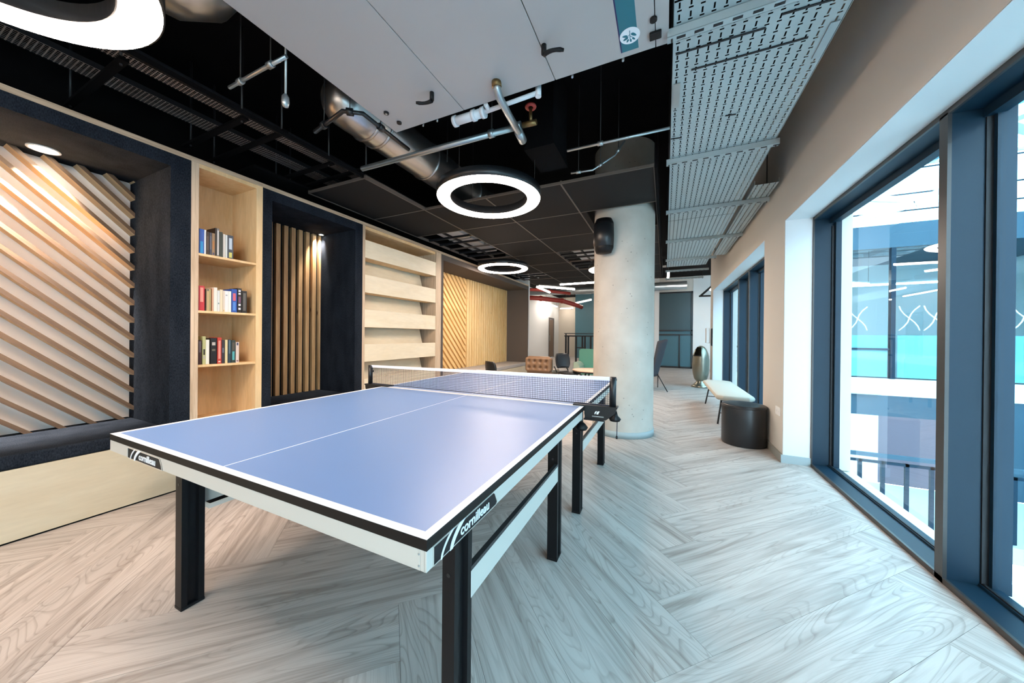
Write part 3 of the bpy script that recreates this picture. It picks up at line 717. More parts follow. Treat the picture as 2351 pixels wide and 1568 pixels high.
# underside deck frame
box(.02, TW-.02, .02, TL-.02, .726, .738).build('under_board', M['edgeblack'], tt)
mb = MB()
for zz in (.7055, .727): mb.lathe([(.0001, 0), (.0018, 0)], 0, 0, 10)
for k, zz in enumerate((.7045, .7275)):
    q = MB().tube([(1.505, .0006, zz), (1.507, -.0006, zz)], .0019, 8); q.build('rivet', M['steel'], tt)
# legs: H-shaped extrusions with an end cap
def leg(x0, y0, w=.052, d=.076):
    xa, xb, ya, yb = x0, x0+w, y0, y0+d; c = .014; e = .011
    poly = [(xa, ya), (xb, ya), (xb, ya+.020), (xb-c, ya+.024), (xb-c, yb-.024), (xb, yb-.020), (xb, yb), (xa, yb), (xa, yb-.020), (xa+c, yb-.024), (xa+c, ya+.024), (xa, ya+.020)]
    l = MB().prism(poly, .008, .735).build('leg', M['legblack'], tt)
    box(xa-.0015, xb+.0015, ya-.0015, yb+.0015, 0.0, .012).build('foot_cap', M['blackplastic'], l, bevel=.002)
    MB().tube([(xa+w*.5, ya+.0005, .52), (xa+w*.5, ya-.0012, .52)], .0055, 10).build('bolt', M['blackmetal'], l)
    return l
LX = (0.083, 1.391); LY = (0.160, 1.120, 1.620, 2.512)
for x in LX:
    for y in LY: leg(1.404, .214, .039, .084) if (x > 1 and y < .2) else leg(x, y)
for x in LX:   # braces and stretchers
    sg = 1 if x < .5 else -1
    for y in LY:
        xa = x+.054 if sg > 0 else (1.402 if y < .2 else x-.002); y = .215 if (x > 1 and y < .2) else y
        MB().bar((xa, y+.060, .570), (xa+sg*.125, y+.060, .700), .008, .026, (0, 1, 0)).build('brace', M['brace'], tt)
    xs = x+.026
    for ya, yb, z0, z1 in ((LY[0]+(.134 if x > 1 else .070), LY[1]+.006, .410, .488), (LY[2]+.070, LY[3]+.006, .385, .455)):
        box(xs+.004 if x > 1 else xs-.026, xs+.0262 if x > 1 else xs-.004, ya, yb, z0, z1-.002).build('stretcher', M['apron'], tt)
        box(xs+.010 if x > 1 else xs-.026, xs+.0266 if x > 1 else xs-.010, ya, yb, z1-.002, z1+.010).build('stretcher_top', M['framefront'], tt)
for y in LY:   # cross rails between left and right legs
    box(LX[0]+.05, LX[1]+.002, y+.028, y+.048, .655, .70).build('cross_rail', M['edgeblack'], tt)
# badges with lettering
def badge(name, mat4, poly, s, size, tx, tz, sy_=1.0):
    b = MB().prism(poly, 0, .0010, 'XZ'); b.v = [tuple(mat4 @ Vector(v)) for v in b.v]
    bo = b.build(name, M['badge'], tt, org=None)
    zs = [p[1] for p in poly]; z0, z1 = min(zs), max(zs)
    h = z1 - z0
    # white outline
    n = len(poly); mb = MB()
    cx = sum(p[0] for p in poly)/n; cz = sum(p[1] for p in poly)/n
    for i in range(n):
        a, c = poly[i], poly[(i+1) % n]
        if a[1] < z0+.001 and c[1] < z0+.001: pass
        mb.bar((a[0], -.0008, a[1]), (c[0], -.0008, c[1]), .0012, .0014, (0, 1, 0))
    mb.v = [tuple(mat4 @ Vector(v)) for v in mb.v]; mb.build('outline', M['apron'], bo)
    # emblem: two swept strokes
    mb = MB()
    for k, (ox, wd) in enumerate(((0.0, .55), (.42, .85))):
        L0 = []; R0 = []
        for i in range(9):
            q = i/8; zz = z0 + h*(-.04+1.10*q)
            xx = tx - h*(2.0 - ox*2.0) + h*(.10 + .95*(q**1.9))
            wq = h*wd*(.30+.42*q)*(1.0 if k else .72)
            L0.append((xx, zz)); R0.append((xx+wq, zz))
        mb.prism(L0 + R0[::-1], -.0022, -.0008, 'XZ')
    mb.v = [tuple(mat4 @ Vector(v)) for v in mb.v]; mb.build('emblem', M['labelwhite'], bo)
    bt = Matrix(((1, 0, 0, tx), (0, 0, -1, -.0010), (0, sy_, 0, tz), (0, 0, 0, 1)))
    o = Vector(ORG['table_tennis_table'])
    text_obj(s, size, M['labelwhite'], 'lettering', bo, Matrix.Translation(-o) @ mat4 @ bt, .0005, size*.018)
idm = Matrix.Translation((0, 0, 0))
front = [(.169, .6965), (.437, .6965), (.432, .712), (.420, .7295), (.416, .7325), (.169, .7325)]
badge('badge', Matrix.Translation((0, -.0006, 0)), front, 'cornilleau', .0325, .262, .704)
side_p = [(.020, .6975), (.284, .6975), (.290, .703), (.276, .730), (.268, .7352), (.020, .7352)]
ms = Matrix(((0, -1, 0, TW), (1, 0, 0, 0), (0, 0, 1, 0), (0, 0, 0, 1)))   # local x -> +y, local -y -> +x
badge('badge', ms, side_p, 'cornilleau', .0335, .114, .705)

# ------------------------------------------------------------------ net
nn = thing('table_tennis_net', 'table tennis net with white top tape stretched across the blue table', 'net', (TW/2, 1.37, .76))
NY = 1.3700; NX0, NX1 = -.145, TW+.145; NZ0, NZ1 = .772, .898
mb = MB()
k = int((NX1-NX0)/.0105)
for i in range(k+1):
    x = NX0 + (NX1-NX0)*i/k; mb.box(x-.0009, x+.0009, NY-.0006, NY+.0006, NZ0, NZ1)
for j in range(13):
    z = NZ0 + (NZ1-NZ0)*j/12; mb.box(NX0, NX1, NY-.0006, NY+.0006, z-.0007, z+.0007)
def lift(mb):
    mb.v = [(x, y, z + .014*max(0, min(1, (x-NX0)/(NX1-NX0)))*max(0, (z-.772))/.13) for x, y, z in mb.v]; return mb
lift(mb).build('mesh', M['net'], nn, kind='stuff')
lift(box(NX0, NX1, NY-.004, NY+.004, .8955, .9135)).build('top_tape', M['tape'], nn)
box(NX0, NX1, NY-.002, NY+.002, .769, .773).build('bottom_cord', M['net'], nn)
MB().tube([(-.148, NY, .765), (-.148, NY, .9125)], .0165, 14).build('post', M['blackmetal'], nn)
MB().tube([(TW+.1525, NY, .765), (TW+.1525, NY, .9300)], .0170, 14).build('post', M['blackmetal'], nn)
for s in (0, 1):
    X = (lambda q: q) if s == 0 else (lambda q: TW-q)
    def bx(a, b, *r): return box(min(X(a), X(b)), max(X(a), X(b)), *r)
    bx(-.178, .062, NY-.030, NY+.034, .7605, .7690).build('clamp_plate', M['blackmetal'], nn)
    cb = MB().prism([(X(.018), .762), (X(-.172), .762), (X(-.168), .735), (X(-.120), .694), (X(-.004), .694), (X(-.004), .735), (X(.018), .735)] if s else [(X(-.005), .762), (X(-.175), .762), (X(-.172), .735), (X(-.120), .690), (X(-.005), .690)], NY-.026, NY+.026, 'XZ').build('clamp_body', M['blackmetal'], nn)
    MB().prism([(X(.0), .694 if s else .69), (X(-.110), .694 if s else .69), (X(-.110), .686 if s else .684), (X(.0), .686 if s else .684)], NY-.032, NY+.032, 'XZ').build('clamp_foot', M['blackmetal'], cb)
    # knobs
    MB().lathe([(.0001, -.024), (.026, -.022), (.032, -.010), (.016, .006), (.010, .030), (.0001, .030)], X(-.165), NY-.01, 16).build('knob', M['blackplastic'], nn).location.z += .715
    kb = MB().lathe([(.0001, -.026), (.028, -.024), (.036, -.010), (.022, .008), (.014, .016), (.0001, .016)], X(.010), NY-.04, 16).build('knob', M['blackplastic'], nn); kb.location.z += .655
    MB().tube([(X(.010), NY-.04, .68), (X(.010), NY-.04, .735)], .004, 8).build('clamp_screw', M['steel'], nn)
    if s == 1:
        mb = MB()
        for q, (ox, wd) in enumerate(((0, .006), (.011, .010))):
            xx = TW+.058+ox
            mb.prism([(xx, .722), (xx+.002, .732), (xx+.008, .739), (xx+.008+wd, .739), (xx+.004+wd, .732), (xx+wd-.001, .722)], NY-.0275, NY-.0260, 'XZ')
        mb.build('emblem', M['labelwhite'], cb)
        box(TW+.045, TW+.108, NY-.0275, NY-.0260, .707, .7125).build('emblem_bar', M['steel'], cb)
MB().tube([(-.130, NY-.004, .905), (-.118, NY-.008, .888), (-.112, NY-.010, .872)], .0022, 6).build('cord', M['net'], nn)
MB().tube([(-.112, NY-.010, .874), (-.108, NY-.010, .862)], .0055, 8).build('cord_toggle', M['blackplastic'], nn)
MB().tube([(TW+.176, NY-.01, .735), (TW+.177, NY-.01, .69), (TW+.176, NY-.01, .612)], .0022, 6).build('cord', M['net'], nn)
MB().tube([(TW+.176, NY-.01, .612), (TW+.175, NY-.01, .597)], .005, 8).build('cord_toggle', M['blackplastic'], nn)

# low upholstered block behind the table leg
sb = thing('bench_block', 'low blue-grey block on a black base on the floor behind the left table leg', 'bench', (-.95, 1.1, 0))
box(-1.15, -.770, .63, 1.75, 0.0, .026).build('base_rim', M['skirt_blue'], sb)
box(-1.14, -.785, .64, 1.74, .026, .050).build('black_base', M['black'], sb)  # black recessed base strip between rim and body
box(-1.15, -.770, .63, 1.75, .050, .30).build('body', M['frame'], sb, bevel=.01)

# ================================================================== LIGHTS
def ring(x, y, z, ro, ri, label, hang=H-.004):
    t = thing('ring_light', label, 'pendant light', (x, y, z), group='glowing ring lights under the black ceiling')
    MB().lathe([(ri, z+.004), (ri, z+.075), (ro, z+.075), (ro, z+.004), (ri, z+.004)], x, y, 64).build('housing', M['blackmetal'], t)
    rm = (ro+ri)/2; hw = (ro-ri)/2-.004
    prof = [(rm - hw*math.cos(a), z + .006 - .022*math.sin(a)) for a in [math.pi*i/8 for i in range(9)]]
    MB().lathe(prof, x, y, 64).build('diffuser', M['led'], t)
    for k in range(3):
        a = 2*math.pi*k/3 + .4
        MB().tube([(x+ro*.88*math.cos(a), y+ro*.88*math.sin(a), z+.07), (x+ro*.88*math.cos(a), y+ro*.88*math.sin(a), hang)], .0016, 5).build('wire', M['blackmetal'], t)
    return t
ring(.015, -.343, 2.35, .46, .335, 'large ring light at the top left corner, cut by the photo edge')
ring(.51, 2.06, 2.35, .455, .335, 'ring light hanging over the far half of the table tennis table')
ring(-.715, 4.80, 2.35, .45, .335, 'ring light hanging in front of the farthest felt niche', 2.596)
ring(1.10, 5.62, 2.35, .45, .335, 'ring light almost hidden behind the left edge of the concrete column', 2.596)
def linear(x0, x1, y, z, label):  # fill lights added behind the camera to brighten upright faces
    t = thing('fill_linear_light', label, 'pendant light', ((x0+x1)/2, y, z), group='added linear fill lights at the back of the room')
    box(x0, x1, y-.07, y+.07, z+.012, z+.08).build('housing', M['white'], t)
    MB().tube([(x0+.02, y, z-.01), (x1-.02, y, z-.01)], .055, 12).build('diffuser', M['led_fill'], t)
    for x in (x0+.1, x1-.1): MB().tube([(x, y, z+.08), (x, y, H-.004)], .002, 5).build('wire', M['blackmetal'], t)
for y, nm in ((-2.3, 'nearest'), (-3.7, 'middle'), (-5.1, 'farthest')):
    linear(-.9, .3, y, 2.2, nm+' added linear fill light on the left behind the photographer, outside the photo')
    linear(1.0, 2.5, y, 2.2, nm+' added linear fill light on the right behind the photographer, outside the photo')
def tube_light(a, b, label, r=.03):
    t = thing('tube_light', label, 'light', tuple((Vector(a)+Vector(b))/2), group='white tube lights under the lobby ceiling')
    MB().bar(Vector(a)+Vector((0,0,.03)), Vector(b)+Vector((0,0,.03)), .05, .03).build('housing', M['white'], t)
    MB().tube([a, b], r, 10).build('tube', M['led_far'], t)
    for p in (a, b): MB().tube([Vector(p)+Vector((0,0,.04)), (p[0], p[1], H-.004)], .004, 5).build('hanger', M['blackmetal'], t)
# ================================================================== CEILING SERVICES
# air handling unit
ac = thing('air_conditioning_unit', 'large grey air handling unit hung above the near end of the table', 'air conditioner', (1.05, -.3, 2.6))
AZ = 2.60
for x0, x1 in ((.171, .7425), (.7465, 1.3535), (1.3575, 1.876)):
    box(x0, x1, -1.6, 1.296, AZ, AZ+.03).build('access_panel', M['ac'], ac, bevel=.002)
box(1.880, 1.936, -1.6, 1.296, AZ, AZ+.03).build('edge_panel', M['ac'], ac)
box(.175, 1.932, -1.59, 1.288, AZ+.03, AZ+.42).build('casing', M['black'], ac)
def lever(x, y, a, r=.10):
    MB().tube([(x, y, AZ), (x, y, AZ-.045)], .013, 12).build('latch_post', M['blackplastic'], ac)
    pts = []
    for i in range(7):
        q = i/6; b = a + .55*q
        pts.append((x + r*q*math.cos(b), y + r*q*math.sin(b), AZ-.048-.004*q))
    MB().tube(pts, [.012, .011, .010, .009, .009, .010, .007], 8).build('latch_handle', M['blackplastic'], ac)
lever(.655, 1.085, 2.9); lever(1.372, 1.055, -.45)
for x, y in ((.270, 1.105), (.275, 1.215), (1.872, 1.13)):
    MB().tube([(x, y, AZ), (x, y, AZ-.010)], .016, 14).build('cam_lock', M['blackplastic'], ac)
MB().tube([(.270, 1.105, AZ-.010), (.270, 1.105, AZ-.013)], .007, 10).build('cam_lock_pin', M['steel'], ac)
box(1.852, 1.905, 1.195, 1.235, AZ-.016, AZ).build('cam_latch', M['blackplastic'], ac, bevel=.004)
box(1.716, 1.722, -1.6, 1.262, AZ-.0008, AZ).build('label_edge', M['navy'], ac)
box(1.722, 1.800, -1.6, 1.262, AZ-.0008, AZ).build('label_stripe', M['teal'], ac)
ex, ey = 1.766, 1.175
em = MB().tube([(ex, ey, AZ-.0008), (ex, ey, AZ-.002)], .046, 32).build('emblem_disc', M['labelwhite'], ac)
mb = MB()
def leaf(cx, cy, a, ln, wd):
    pts = []
    for i in range(13):
        t = 2*math.pi*i/13; px = ln*math.cos(t); py = wd*math.sin(t)*(1-.25*math.cos(t))
        pts.append((cx+px*math.cos(a)-py*math.sin(a), cy+px*math.sin(a)+py*math.cos(a)))
    mb.prism(pts, AZ-.0028, AZ-.002)
for a, b, c, l_, w_ in ((-.020, .010, 2.7, .013, .006), (.018, -.002, .75, .015, .007), (-.012, .000+.024, 2.1, .009, .0045), (.002, .027, 1.5, .009, .0045), (.016, .022, .9, .009, .0045), (-.022, -.006, 3.4, .012, .006)):
    leaf(ex+a, ey+b, c, l_, w_)
mb.bar((ex+.002, ey-.030, AZ-.0024), (ex, ey+.018, AZ-.0024), .003, .0008); mb.bar((ex, ey, AZ-.0024), (ex+.014, ey+.014, AZ-.0024), .002, .0008); mb.bar((ex, ey-.008, AZ-.0024), (ex-.018, ey+.006, AZ-.0024), .002, .0008)
mb.build('emblem_leaves', M['teal'], em)
for x in (.40, .52, 1.0, 1.45, 1.72): MB().tube([(x, 1.29, AZ+.02), (x, 1.315, AZ+.012), (x, 1.31, AZ-.004)], .006, 8).build('hook', M['steel'], ac)
for x in (.25, 1.86):
    for y in (1.2, -.6): MB().tube([(x, y, AZ+.42), (x, y, H-.004)], .006, 6).build('threaded_rod', M['steel_dark'], ac)

# black boxed duct beside the unit
bd = thing('boxed_duct', 'black painted square duct hanging just right of the first ring light over the table', 'duct', (1.0, 2.2, 2.72))
box(.86, 1.10, 2.05, 2.45, 2.72, H-.004).build('casing', M['black'], bd)
box(.85, 1.11, 2.04, 2.46, 2.70, 2.73).build('flange', M['black'], bd)

# spiral ducts
def duct(name, label, y0, y1, x, z, r, bands, cap=True):
    t = thing(name, label, 'duct', (x, y0, z))
    pts = []; rs = []
    if cap:
        for i in range(6):
            q = math.pi/2*i/5; pts.append((x, y0 - r*.9*math.cos(q)*1.0, z)); rs.append(max(.004, r*math.sin(q)))
    pts.append((x, y1, z)); rs.append(r)
    MB().tube(pts, rs, 28).build('duct_body', M['duct'], t)
    for y in bands: MB().tube([(x, y-.012, z), (x, y-.008, z), (x, y+.008, z), (x, y+.012, z)], [r+.001, r+.010, r+.010, r+.001], 28).build('seam_ring', M['duct'], t)
    for y in bands[::2]:
        MB().tube([(x-r-.02, y+.1, z), (x-r-.02, y+.1, H-.004)], .005, 6).build('threaded_rod', M['steel_dark'], t)
        MB().tube([(x+r+.02, y+.1, z), (x+r+.02, y+.1, H-.004)], .005, 6).build('threaded_rod', M['steel_dark'], t)
    return t
DX, DZ, DR = -.36, 2.97, .185
duct('spiral_duct', 'shiny spiral duct running back from above the ring light towards the lobby', 1.30, 6.4, DX, DZ, DR, [1.5, 1.62, 2.25, 3.1, 3.9, 4.8, 5.6])
sd = thing('duct_elbow', 'shiny bulging duct end beside the top left ring light', 'duct', (DX, .2, DZ))
MB().tube([(DX, -1.8, DZ), (DX, .18, DZ), (DX, .28, DZ+.02), (DX, .38, DZ+.09), (DX, .44, DZ+.2), (DX, .45, H-.02)], [.2, .2, .2, .19, .185, .185], 28).build('duct_body', M['duct'], sd)
for y in (.02, .16): MB().tube([(DX, y-.012, DZ), (DX, y-.008, DZ), (DX, y+.008, DZ), (DX, y+.012, DZ)], [.201, .209, .209, .201], 28).build('seam_ring', M['duct'], sd)
# pipework
pp = thing('drain_pipe', 'long galvanised pipe crossing below the grey unit', 'pipe', (.3, 1.56, 2.6))
MB().tube([(-.46, 1.545, 2.585), (1.02, 1.59, 2.60)], .021, 14).build('pipe', M['steel'], pp)
for x in (.79, 1.0): MB().tube([(x-.02, 1.583, 2.599), (x+.02, 1.584, 2.60)], .028, 14).build('coupling', M['steel'], pp)
MB().tube([(.79, 1.584, 2.60), (.79, 1.584, H-.004)], .005, 6).build('threaded_rod', M['steel_dark'], pp)
MB().tube([(1.045, 1.175, 2.60), (1.045, 1.18, 2.565), (1.04, 1.22, 2.545), (1.02, 1.40, 2.55), (1.00, 1.60, 2.56)], .022, 14).build('bent_pipe', M['steel'], pp)
MB().tube([(1.045, 1.17, 2.605), (1.045, 1.175, 2.575)], .028, 12).build('union_nut', M['brass'], pp)
MB().tube([(1.00, 1.585, 2.565), (.985, 1.70, 2.565)], .030, 12).build('elbow', M['steel'], pp)
MB().tube([(1.03, 1.59, 2.60), (1.13, 1.595, 2.60)], .019, 12).build('valve_body', M['brass'], pp)
MB().tube([(1.09, 1.592, 2.60), (1.09, 1.585, 2.70)], .011, 10).build('valve_stem', M['brass'], pp)
MB().lathe([(.018, 2.70), (.036, 2.70), (.040, 2.708), (.036, 2.716), (.018, 2.716), (.018, 2.70)], 1.09, 1.585, 16).build('valve_wheel', M['red'], pp)
pv = thing('condensate_pipe', 'white plastic condensate pipe along the edge of the grey unit', 'pipe', (.9, 1.35, 2.6))
MB().tube([(.635, 1.345, 2.585), (.86, 1.345, 2.585)], .028, 14).build('trap', M['pvc'], pv)
for x in (.645, .79, .86): MB().tube([(x-.012, 1.345, 2.585), (x+.012, 1.345, 2.585)], .035, 14).build('collar', M['pvc'], pv)
MB().tube([(.86, 1.345, 2.585), (1.235, 1.345, 2.60)], .0135, 12).build('pipe', M['pvc'], pv)
MB().tube([(1.235, 1.345, 2.575), (1.235, 1.345, 2.655)], .018, 12).build('elbow', M['pvc'], pv)
MB().tube([(.90, 1.345, 2.59), (.90, 1.30, 2.60)], .014, 10).build('spur', M['pvc'], pv)
def conduit(label, pts, r=.009, mat='steel'):
    t = thing('conduit', label, 'conduit', tuple(pts[0])); MB().tube(pts, r, 8).build('tube', M[mat], t)
    for k in range(len(pts)-1):
        a, b = Vector(pts[k]), Vector(pts[k+1]); c = a.lerp(b, .35)
        MB().tube([tuple(c + (b-a).normalized()*-.02), tuple(c + (b-a).normalized()*.02)], r*1.7, 8).build('clip', M[mat], t)
        MB().tube([tuple(c), (c.x, c.y, H-.004)], .003, 5).build('rod', M['steel_dark'], t)
    return t
conduit('thin steel conduit running to the perforated tray, left of it', [(1.225, 2.02, 2.60), (1.95, 2.03, 2.60)], .010)
conduit('curved steel conduit below it, near the top of the concrete column', [(1.15, 2.42, 2.62), (1.34, 2.44, 2.62), (1.52, 2.50, 2.74), (1.60, 2.52, 2.86)], .008)
conduit('short bright conduit at upper left, before the grey unit', [(-.43, .57, 2.61), (-.10, .57, 2.61), (.10, .58, 2.62)], .010)
conduit('black square conduit bending beside the long duct', [(-.36, 1.05, 2.60), (.02, .98, 2.60), (.12, 1.05, 2.60), (.10, 1.50, 2.60)], .014, 'blackmetal')
se = thing('hanging_sensor', 'small silver sensor hanging on a thin rod left of the grey unit', 'sensor', (.06, .60, 2.4))
MB().tube([(.06, .60, 2.44), (.06, .60, H-.004)], .006, 6).build('rod', M['steel'], se)
MB().lathe([(.0001, 2.372), (.014, 2.378), (.019, 2.40), (.017, 2.43), (.008, 2.445), (.0001, 2.445)], .06, .60, 14).build('head', M['steel'], se)

# perforated cable trays
def tray_mesh(width, length, px=.0475, py=.060):
    nx = max(1, round(width/px)); ny = round(length/py); cw = width/nx
    xs = [0, .30, .42, .58, .70, 1.0]; ys = [0, .08, .58, .70, .84, 1.0]
    verts, faces = [], []
    cols = []
    for i in range(nx):
        for q in xs[:-1]: cols.append((i+q)*cw)
    cols.append(width)
    rows = []
    for j in range(ny):
        for q in ys[:-1]: rows.append((j+q)*py)
    rows.append(ny*py)
    nc, nr = len(cols), len(rows)
    for y in rows:
        for x in cols: verts.append((x, y, 0))
    for j in range(nr-1):
        for i in range(nc-1):
            a, b = i % 5, j % 5
            if (b == 1 and a == 2) or (b == 3 and a in (1, 2, 3)): continue
            k = j*nc+i; faces.append((k, k+1, k+1+nc, k+nc))
    me = bpy.data.meshes.new('tray_base'); me.from_pydata(verts, [], faces); me.update(); return me
TM = tray_mesh(.70, 3.0)
def tray(label, x, z, ys, mat, width=.70, me=None, lip=.05):
    t = thing('cable_tray', label, 'cable tray', (x, ys[0], z))
    for k, y in enumerate(ys):
        o = bpy.data.objects.new('tray_base', me); COL.objects.link(o); o.parent = t; o.location = (0, y-ys[0], 0)
        o.scale = (1, 1, 1)
    L0 = ys[-1]+3.0
    for xx in (x, x+width-.002): box(xx, xx+.002, ys[0], L0, z, z+lip).build('side_lip', mat, t)
    return t
TM.materials.append(M['tray'])
mt_ = tray('wide perforated steel cable tray running along the window wall', 1.955, 2.615, (-1.9, 1.11, 4.12), M['tray'], .705, TM)
def strut(t, y, x0, x1, z=2.60, mat='steel'):
    s_ = box(x0, x1, y-.02, y+.02, z-.026, z-.022).build('strut_channel', M['tray'], t)
    box(x0, x1, y-.021, y-.018, z-.026, z+.012).build('web', M['tray'], s_)
    box(x0, x1, y+.018, y+.021, z-.026, z+.012).build('web', M['tray'], s_)
    n = int((x1-x0)/.075)
    for k in range(n):
        box(x0+.04+k*.075, x0+.078+k*.075, y-.007, y+.007, z-.0275, z-.0258).build('slot', M['gasket'], s_)
    for xx in (x0+.02, x1-.02): MB().tube([(xx, y, z-.04), (xx, y, H-.004)], .005, 6).build('threaded_rod', M['steel_dark'], t)
SY = (1.25, 2.52, 3.73, 5.03, 6.37, 7.50, 8.55)
for y in SY: strut(mt_, y, 1.93, 2.68 if y < 3.4 else 2.90 if y < 6 else 2.75)
for (x0, x1, y) in ((1.97, 2.35, 1.40), (2.40, 2.62, 1.36), (2.05, 2.55, 1.545), (1.96, 2.03, 2.2), (2.28, 2.34, 2.06)):
    MB().bar((x0, y, 2.612), (x1, y+.01, 2.612), .010, .004).build('cable_tie', M['gasket'], mt_)
for x, y in ((1.965, 1.62), (2.615, 1.50)): box(x, x+.035, y, y+.22, 2.608, 2.6135).build('splice_plate', M['steel'], mt_)
TM2 = tray_mesh(.19, 3.0); TM2.materials.append(M['tray'])
t2 = thing('cable_tray', 'narrow perforated tray between the wide one and the wall', 'cable tray', (2.70, 3.35, 2.615))
o = bpy.data.objects.new('tray_base', TM2); COL.objects.link(o); o.parent = t2
for xx in (2.70, 2.888): box(xx, xx+.002, 3.35, 6.35, 2.615, 2.655).build('side_lip', M['tray'], t2)
def mesh_tray(width, length, p):
    nx, ny = round(width/p), round(length/p); cols = sorted([i*p for i in range(nx+1)] + [(i+.7)*p for i in range(nx)]); rows = sorted([j*p for j in range(ny+1)] + [(j+.7)*p for j in range(ny)])
    nc = len(cols); vs = [(x, y, 0) for y in rows for x in cols]
    fs = [(j*nc+i, j*nc+i+1, (j+1)*nc+i+1, (j+1)*nc+i) for j in range(len(rows)-1) for i in range(nc-1) if not (i % 2 == 0 and j % 2 == 0)]
    me = bpy.data.meshes.new('tray_base'); me.from_pydata(vs, [], fs); me.update(); return me
TM3 = mesh_tray(.168, 3.0, .021); TM3.materials.append(M['tray_dark'])
def dark_tray(label, x, z, y0, n, tilt=0):
    t = thing('cable_tray', label, 'cable tray', (x, y0, z))
    for k in range(n):
        o = bpy.data.objects.new('tray_base', TM3); COL.objects.link(o); o.parent = t; o.location = (0, k*3.0, 0)
    for xx in (x, x+.168): box(xx, xx+.003, y0, y0+n*3.0, z, z+.035).build('side_lip', M['blackmetal'], t)
dark_tray('dark perforated tray above the bookcase, nearer to the joinery', -1.56, 2.84, -2.5, 2)
dark_tray('dark perforated tray above the bookcase, nearer to the long duct', -1.20, 2.86, -2.5, 2)
cb_ = thing('support_frame', 'black steel support frame of cross bars above the bookcase', 'bracket', (-1.3, 1.0, 2.7))
for y, x0, x1 in ((.28, -1.9, -.9), (.86, -1.75, -.85), (1.08, -1.9, -.75), (1.55, -1.8, -.85), (1.75, -1.9, -.6), (-.35, -1.9, -.9)):
    MB().bar((x0, y, 2.72), (x1, y, 2.72), .04, .02).build('cross_bar', M['black'], cb_)
    for xx in (x0+.1, x1-.05): MB().tube([(xx, y, 2.70), (xx, y, H-.004)], .007, 6).build('threaded_rod', M['blackmetal'], cb_)
lb = thing('steel_beam', 'black painted beam running along above the joinery', 'beam', (-.66, 1, 2.62))
box(-.63, -.61, -2.5, 1.69, 2.60, 2.63).build('flange', M['black'], lb)

# services seen in the open hatches and in the lobby
for (x, y, ln, lab) in ((-1.15, 3.6, 1.4, 'pale duct seen through the long open ceiling hatch by the display rack'), (-1.0, 6.7, .7, 'pale duct seen through the small far hatch'), (.55, 5.1, 1.3, 'pale duct seen through the hatch left of the concrete column')):
    t = thing('duct', lab, 'duct', (x, y, 2.8)); box(x-.2, x+.2, y-.1, y+ln, 2.74, 2.94).build('body', M['pvc'], t)
    for k in range(3): box(x-.21, x+.21, y+ln*k/3, y+ln*k/3+.02, 2.73, 2.95).build('flange', M['duct'], t)
rp = thing('sprinkler_pipe', 'run of red pipework under the lobby ceiling', 'pipe', (-2.5, 12, 2.6))
MB().tube([(-3.6, 11.6, 2.72), (-2.6, 12.0, 2.66), (-1.9, 12.6, 2.60), (-1.45, 13.0, 2.46), (-1.25, 13.3, 2.38)], .09, 12).build('main', M['redpipe'], rp)
MB().tube([(-3.6, 10.9, 2.95), (-2.4, 11.3, 2.90), (-1.4, 12.0, 2.80)], .06, 10).build('branch', M['redpipe'], rp)
for a in ((-2.6, 12.0, 2.66), (-1.9, 12.6, 2.6)): MB().tube([(a[0], a[1]-.04, a[2]), (a[0], a[1]+.04, a[2])], .11, 12).build('coupling', M['redpipe'], rp)
dp = thing('duct', 'grey duct crossing the lobby ceiling above the tube lights', 'duct', (-1, 10, 2.9))
MB().tube([(-3.4, 12.8, 3.05), (-1.0, 12.4, 2.95), (2.6, 12.3, 2.95)], .14, 14).build('body', M['steel'], dp)
MB().bar((-3.6, 9.4, 3.2), (2.8, 9.6, 3.2), .3, .18).build('branch', M['steel_dark'], dp)
tl = 'tube light in the lobby, '
tube_light((-1.87, 9.62, 2.75), (-1.90, 11.0, 2.75), tl+'nearest of those by the white wall, pointing away')
tube_light((-1.75, 9.48, 2.75), (-.87, 10.55, 2.75), tl+'long one slanting right of the niche corner')
tube_light((-1.02, 9.37, 2.75), (.20, 9.33, 2.75), tl+'level one touching the column edge')
tube_light((-3.31, 14.7, 2.75), (-3.38, 16.7, 2.75), tl+'short one above the brown door')
tube_light((-2.11, 13.9, 2.75), (-2.11, 15.4, 2.75), tl+'left arm of the V shaped pair')
tube_light((-1.99, 15.2, 2.75), (-1.0, 13.95, 2.75), tl+'right arm of the V shaped pair')
tube_light((-3.45, 17.6, 2.72), (-2.7, 17.5, 2.72), tl+'farthest one in the corner')
tube_light((2.0, 9.6, 2.95), (2.0, 10.6, 2.95), 'tube light right of the column, left of the two under the tray')
tube_light((3.3, 9.7, 2.75), (3.3, 12.3, 2.75), 'tube light beyond the end of the window wall')
tube_light((5.0, 9.6, 2.55), (6.6, 10.9, 2.55), 'tube light behind the opposite glazing, left')
tube_light((6.2, 11.2, 2.55), (8.2, 11.0, 2.55), 'tube light behind the opposite glazing, right')

# speaker on the column
sk = thing('wall_speaker', 'black loudspeaker fixed high on the concrete column', 'speaker', (1.27, 3.36, 2.1))
c = Vector((1.285, 3.355, 0)); dr = (Vector((1.9331, -.503, 0)) - Vector((1.464, 3.748, 0))).normalized()
MB().lathe([(.0001, 2.10), (.085, 2.105), (.108, 2.16), (.112, 2.30), (.108, 2.44), (.085, 2.49), (.0001, 2.497)], 1.288, 3.36, 24, 1, .8).build('cabinet', M['blackplastic'], sk)
MB().lathe([(.0925, 2.17), (.1135, 2.18), (.1155, 2.30), (.1135, 2.42), (.0925, 2.43)], 1.288, 3.352, 24, 1, .8, a0=R(200), a1=R(340)).build('grille', M['blackmetal'], sk)
box(1.26, 1.32, 3.40, 3.47, 2.22, 2.36).build('bracket', M['blackmetal'], sk)
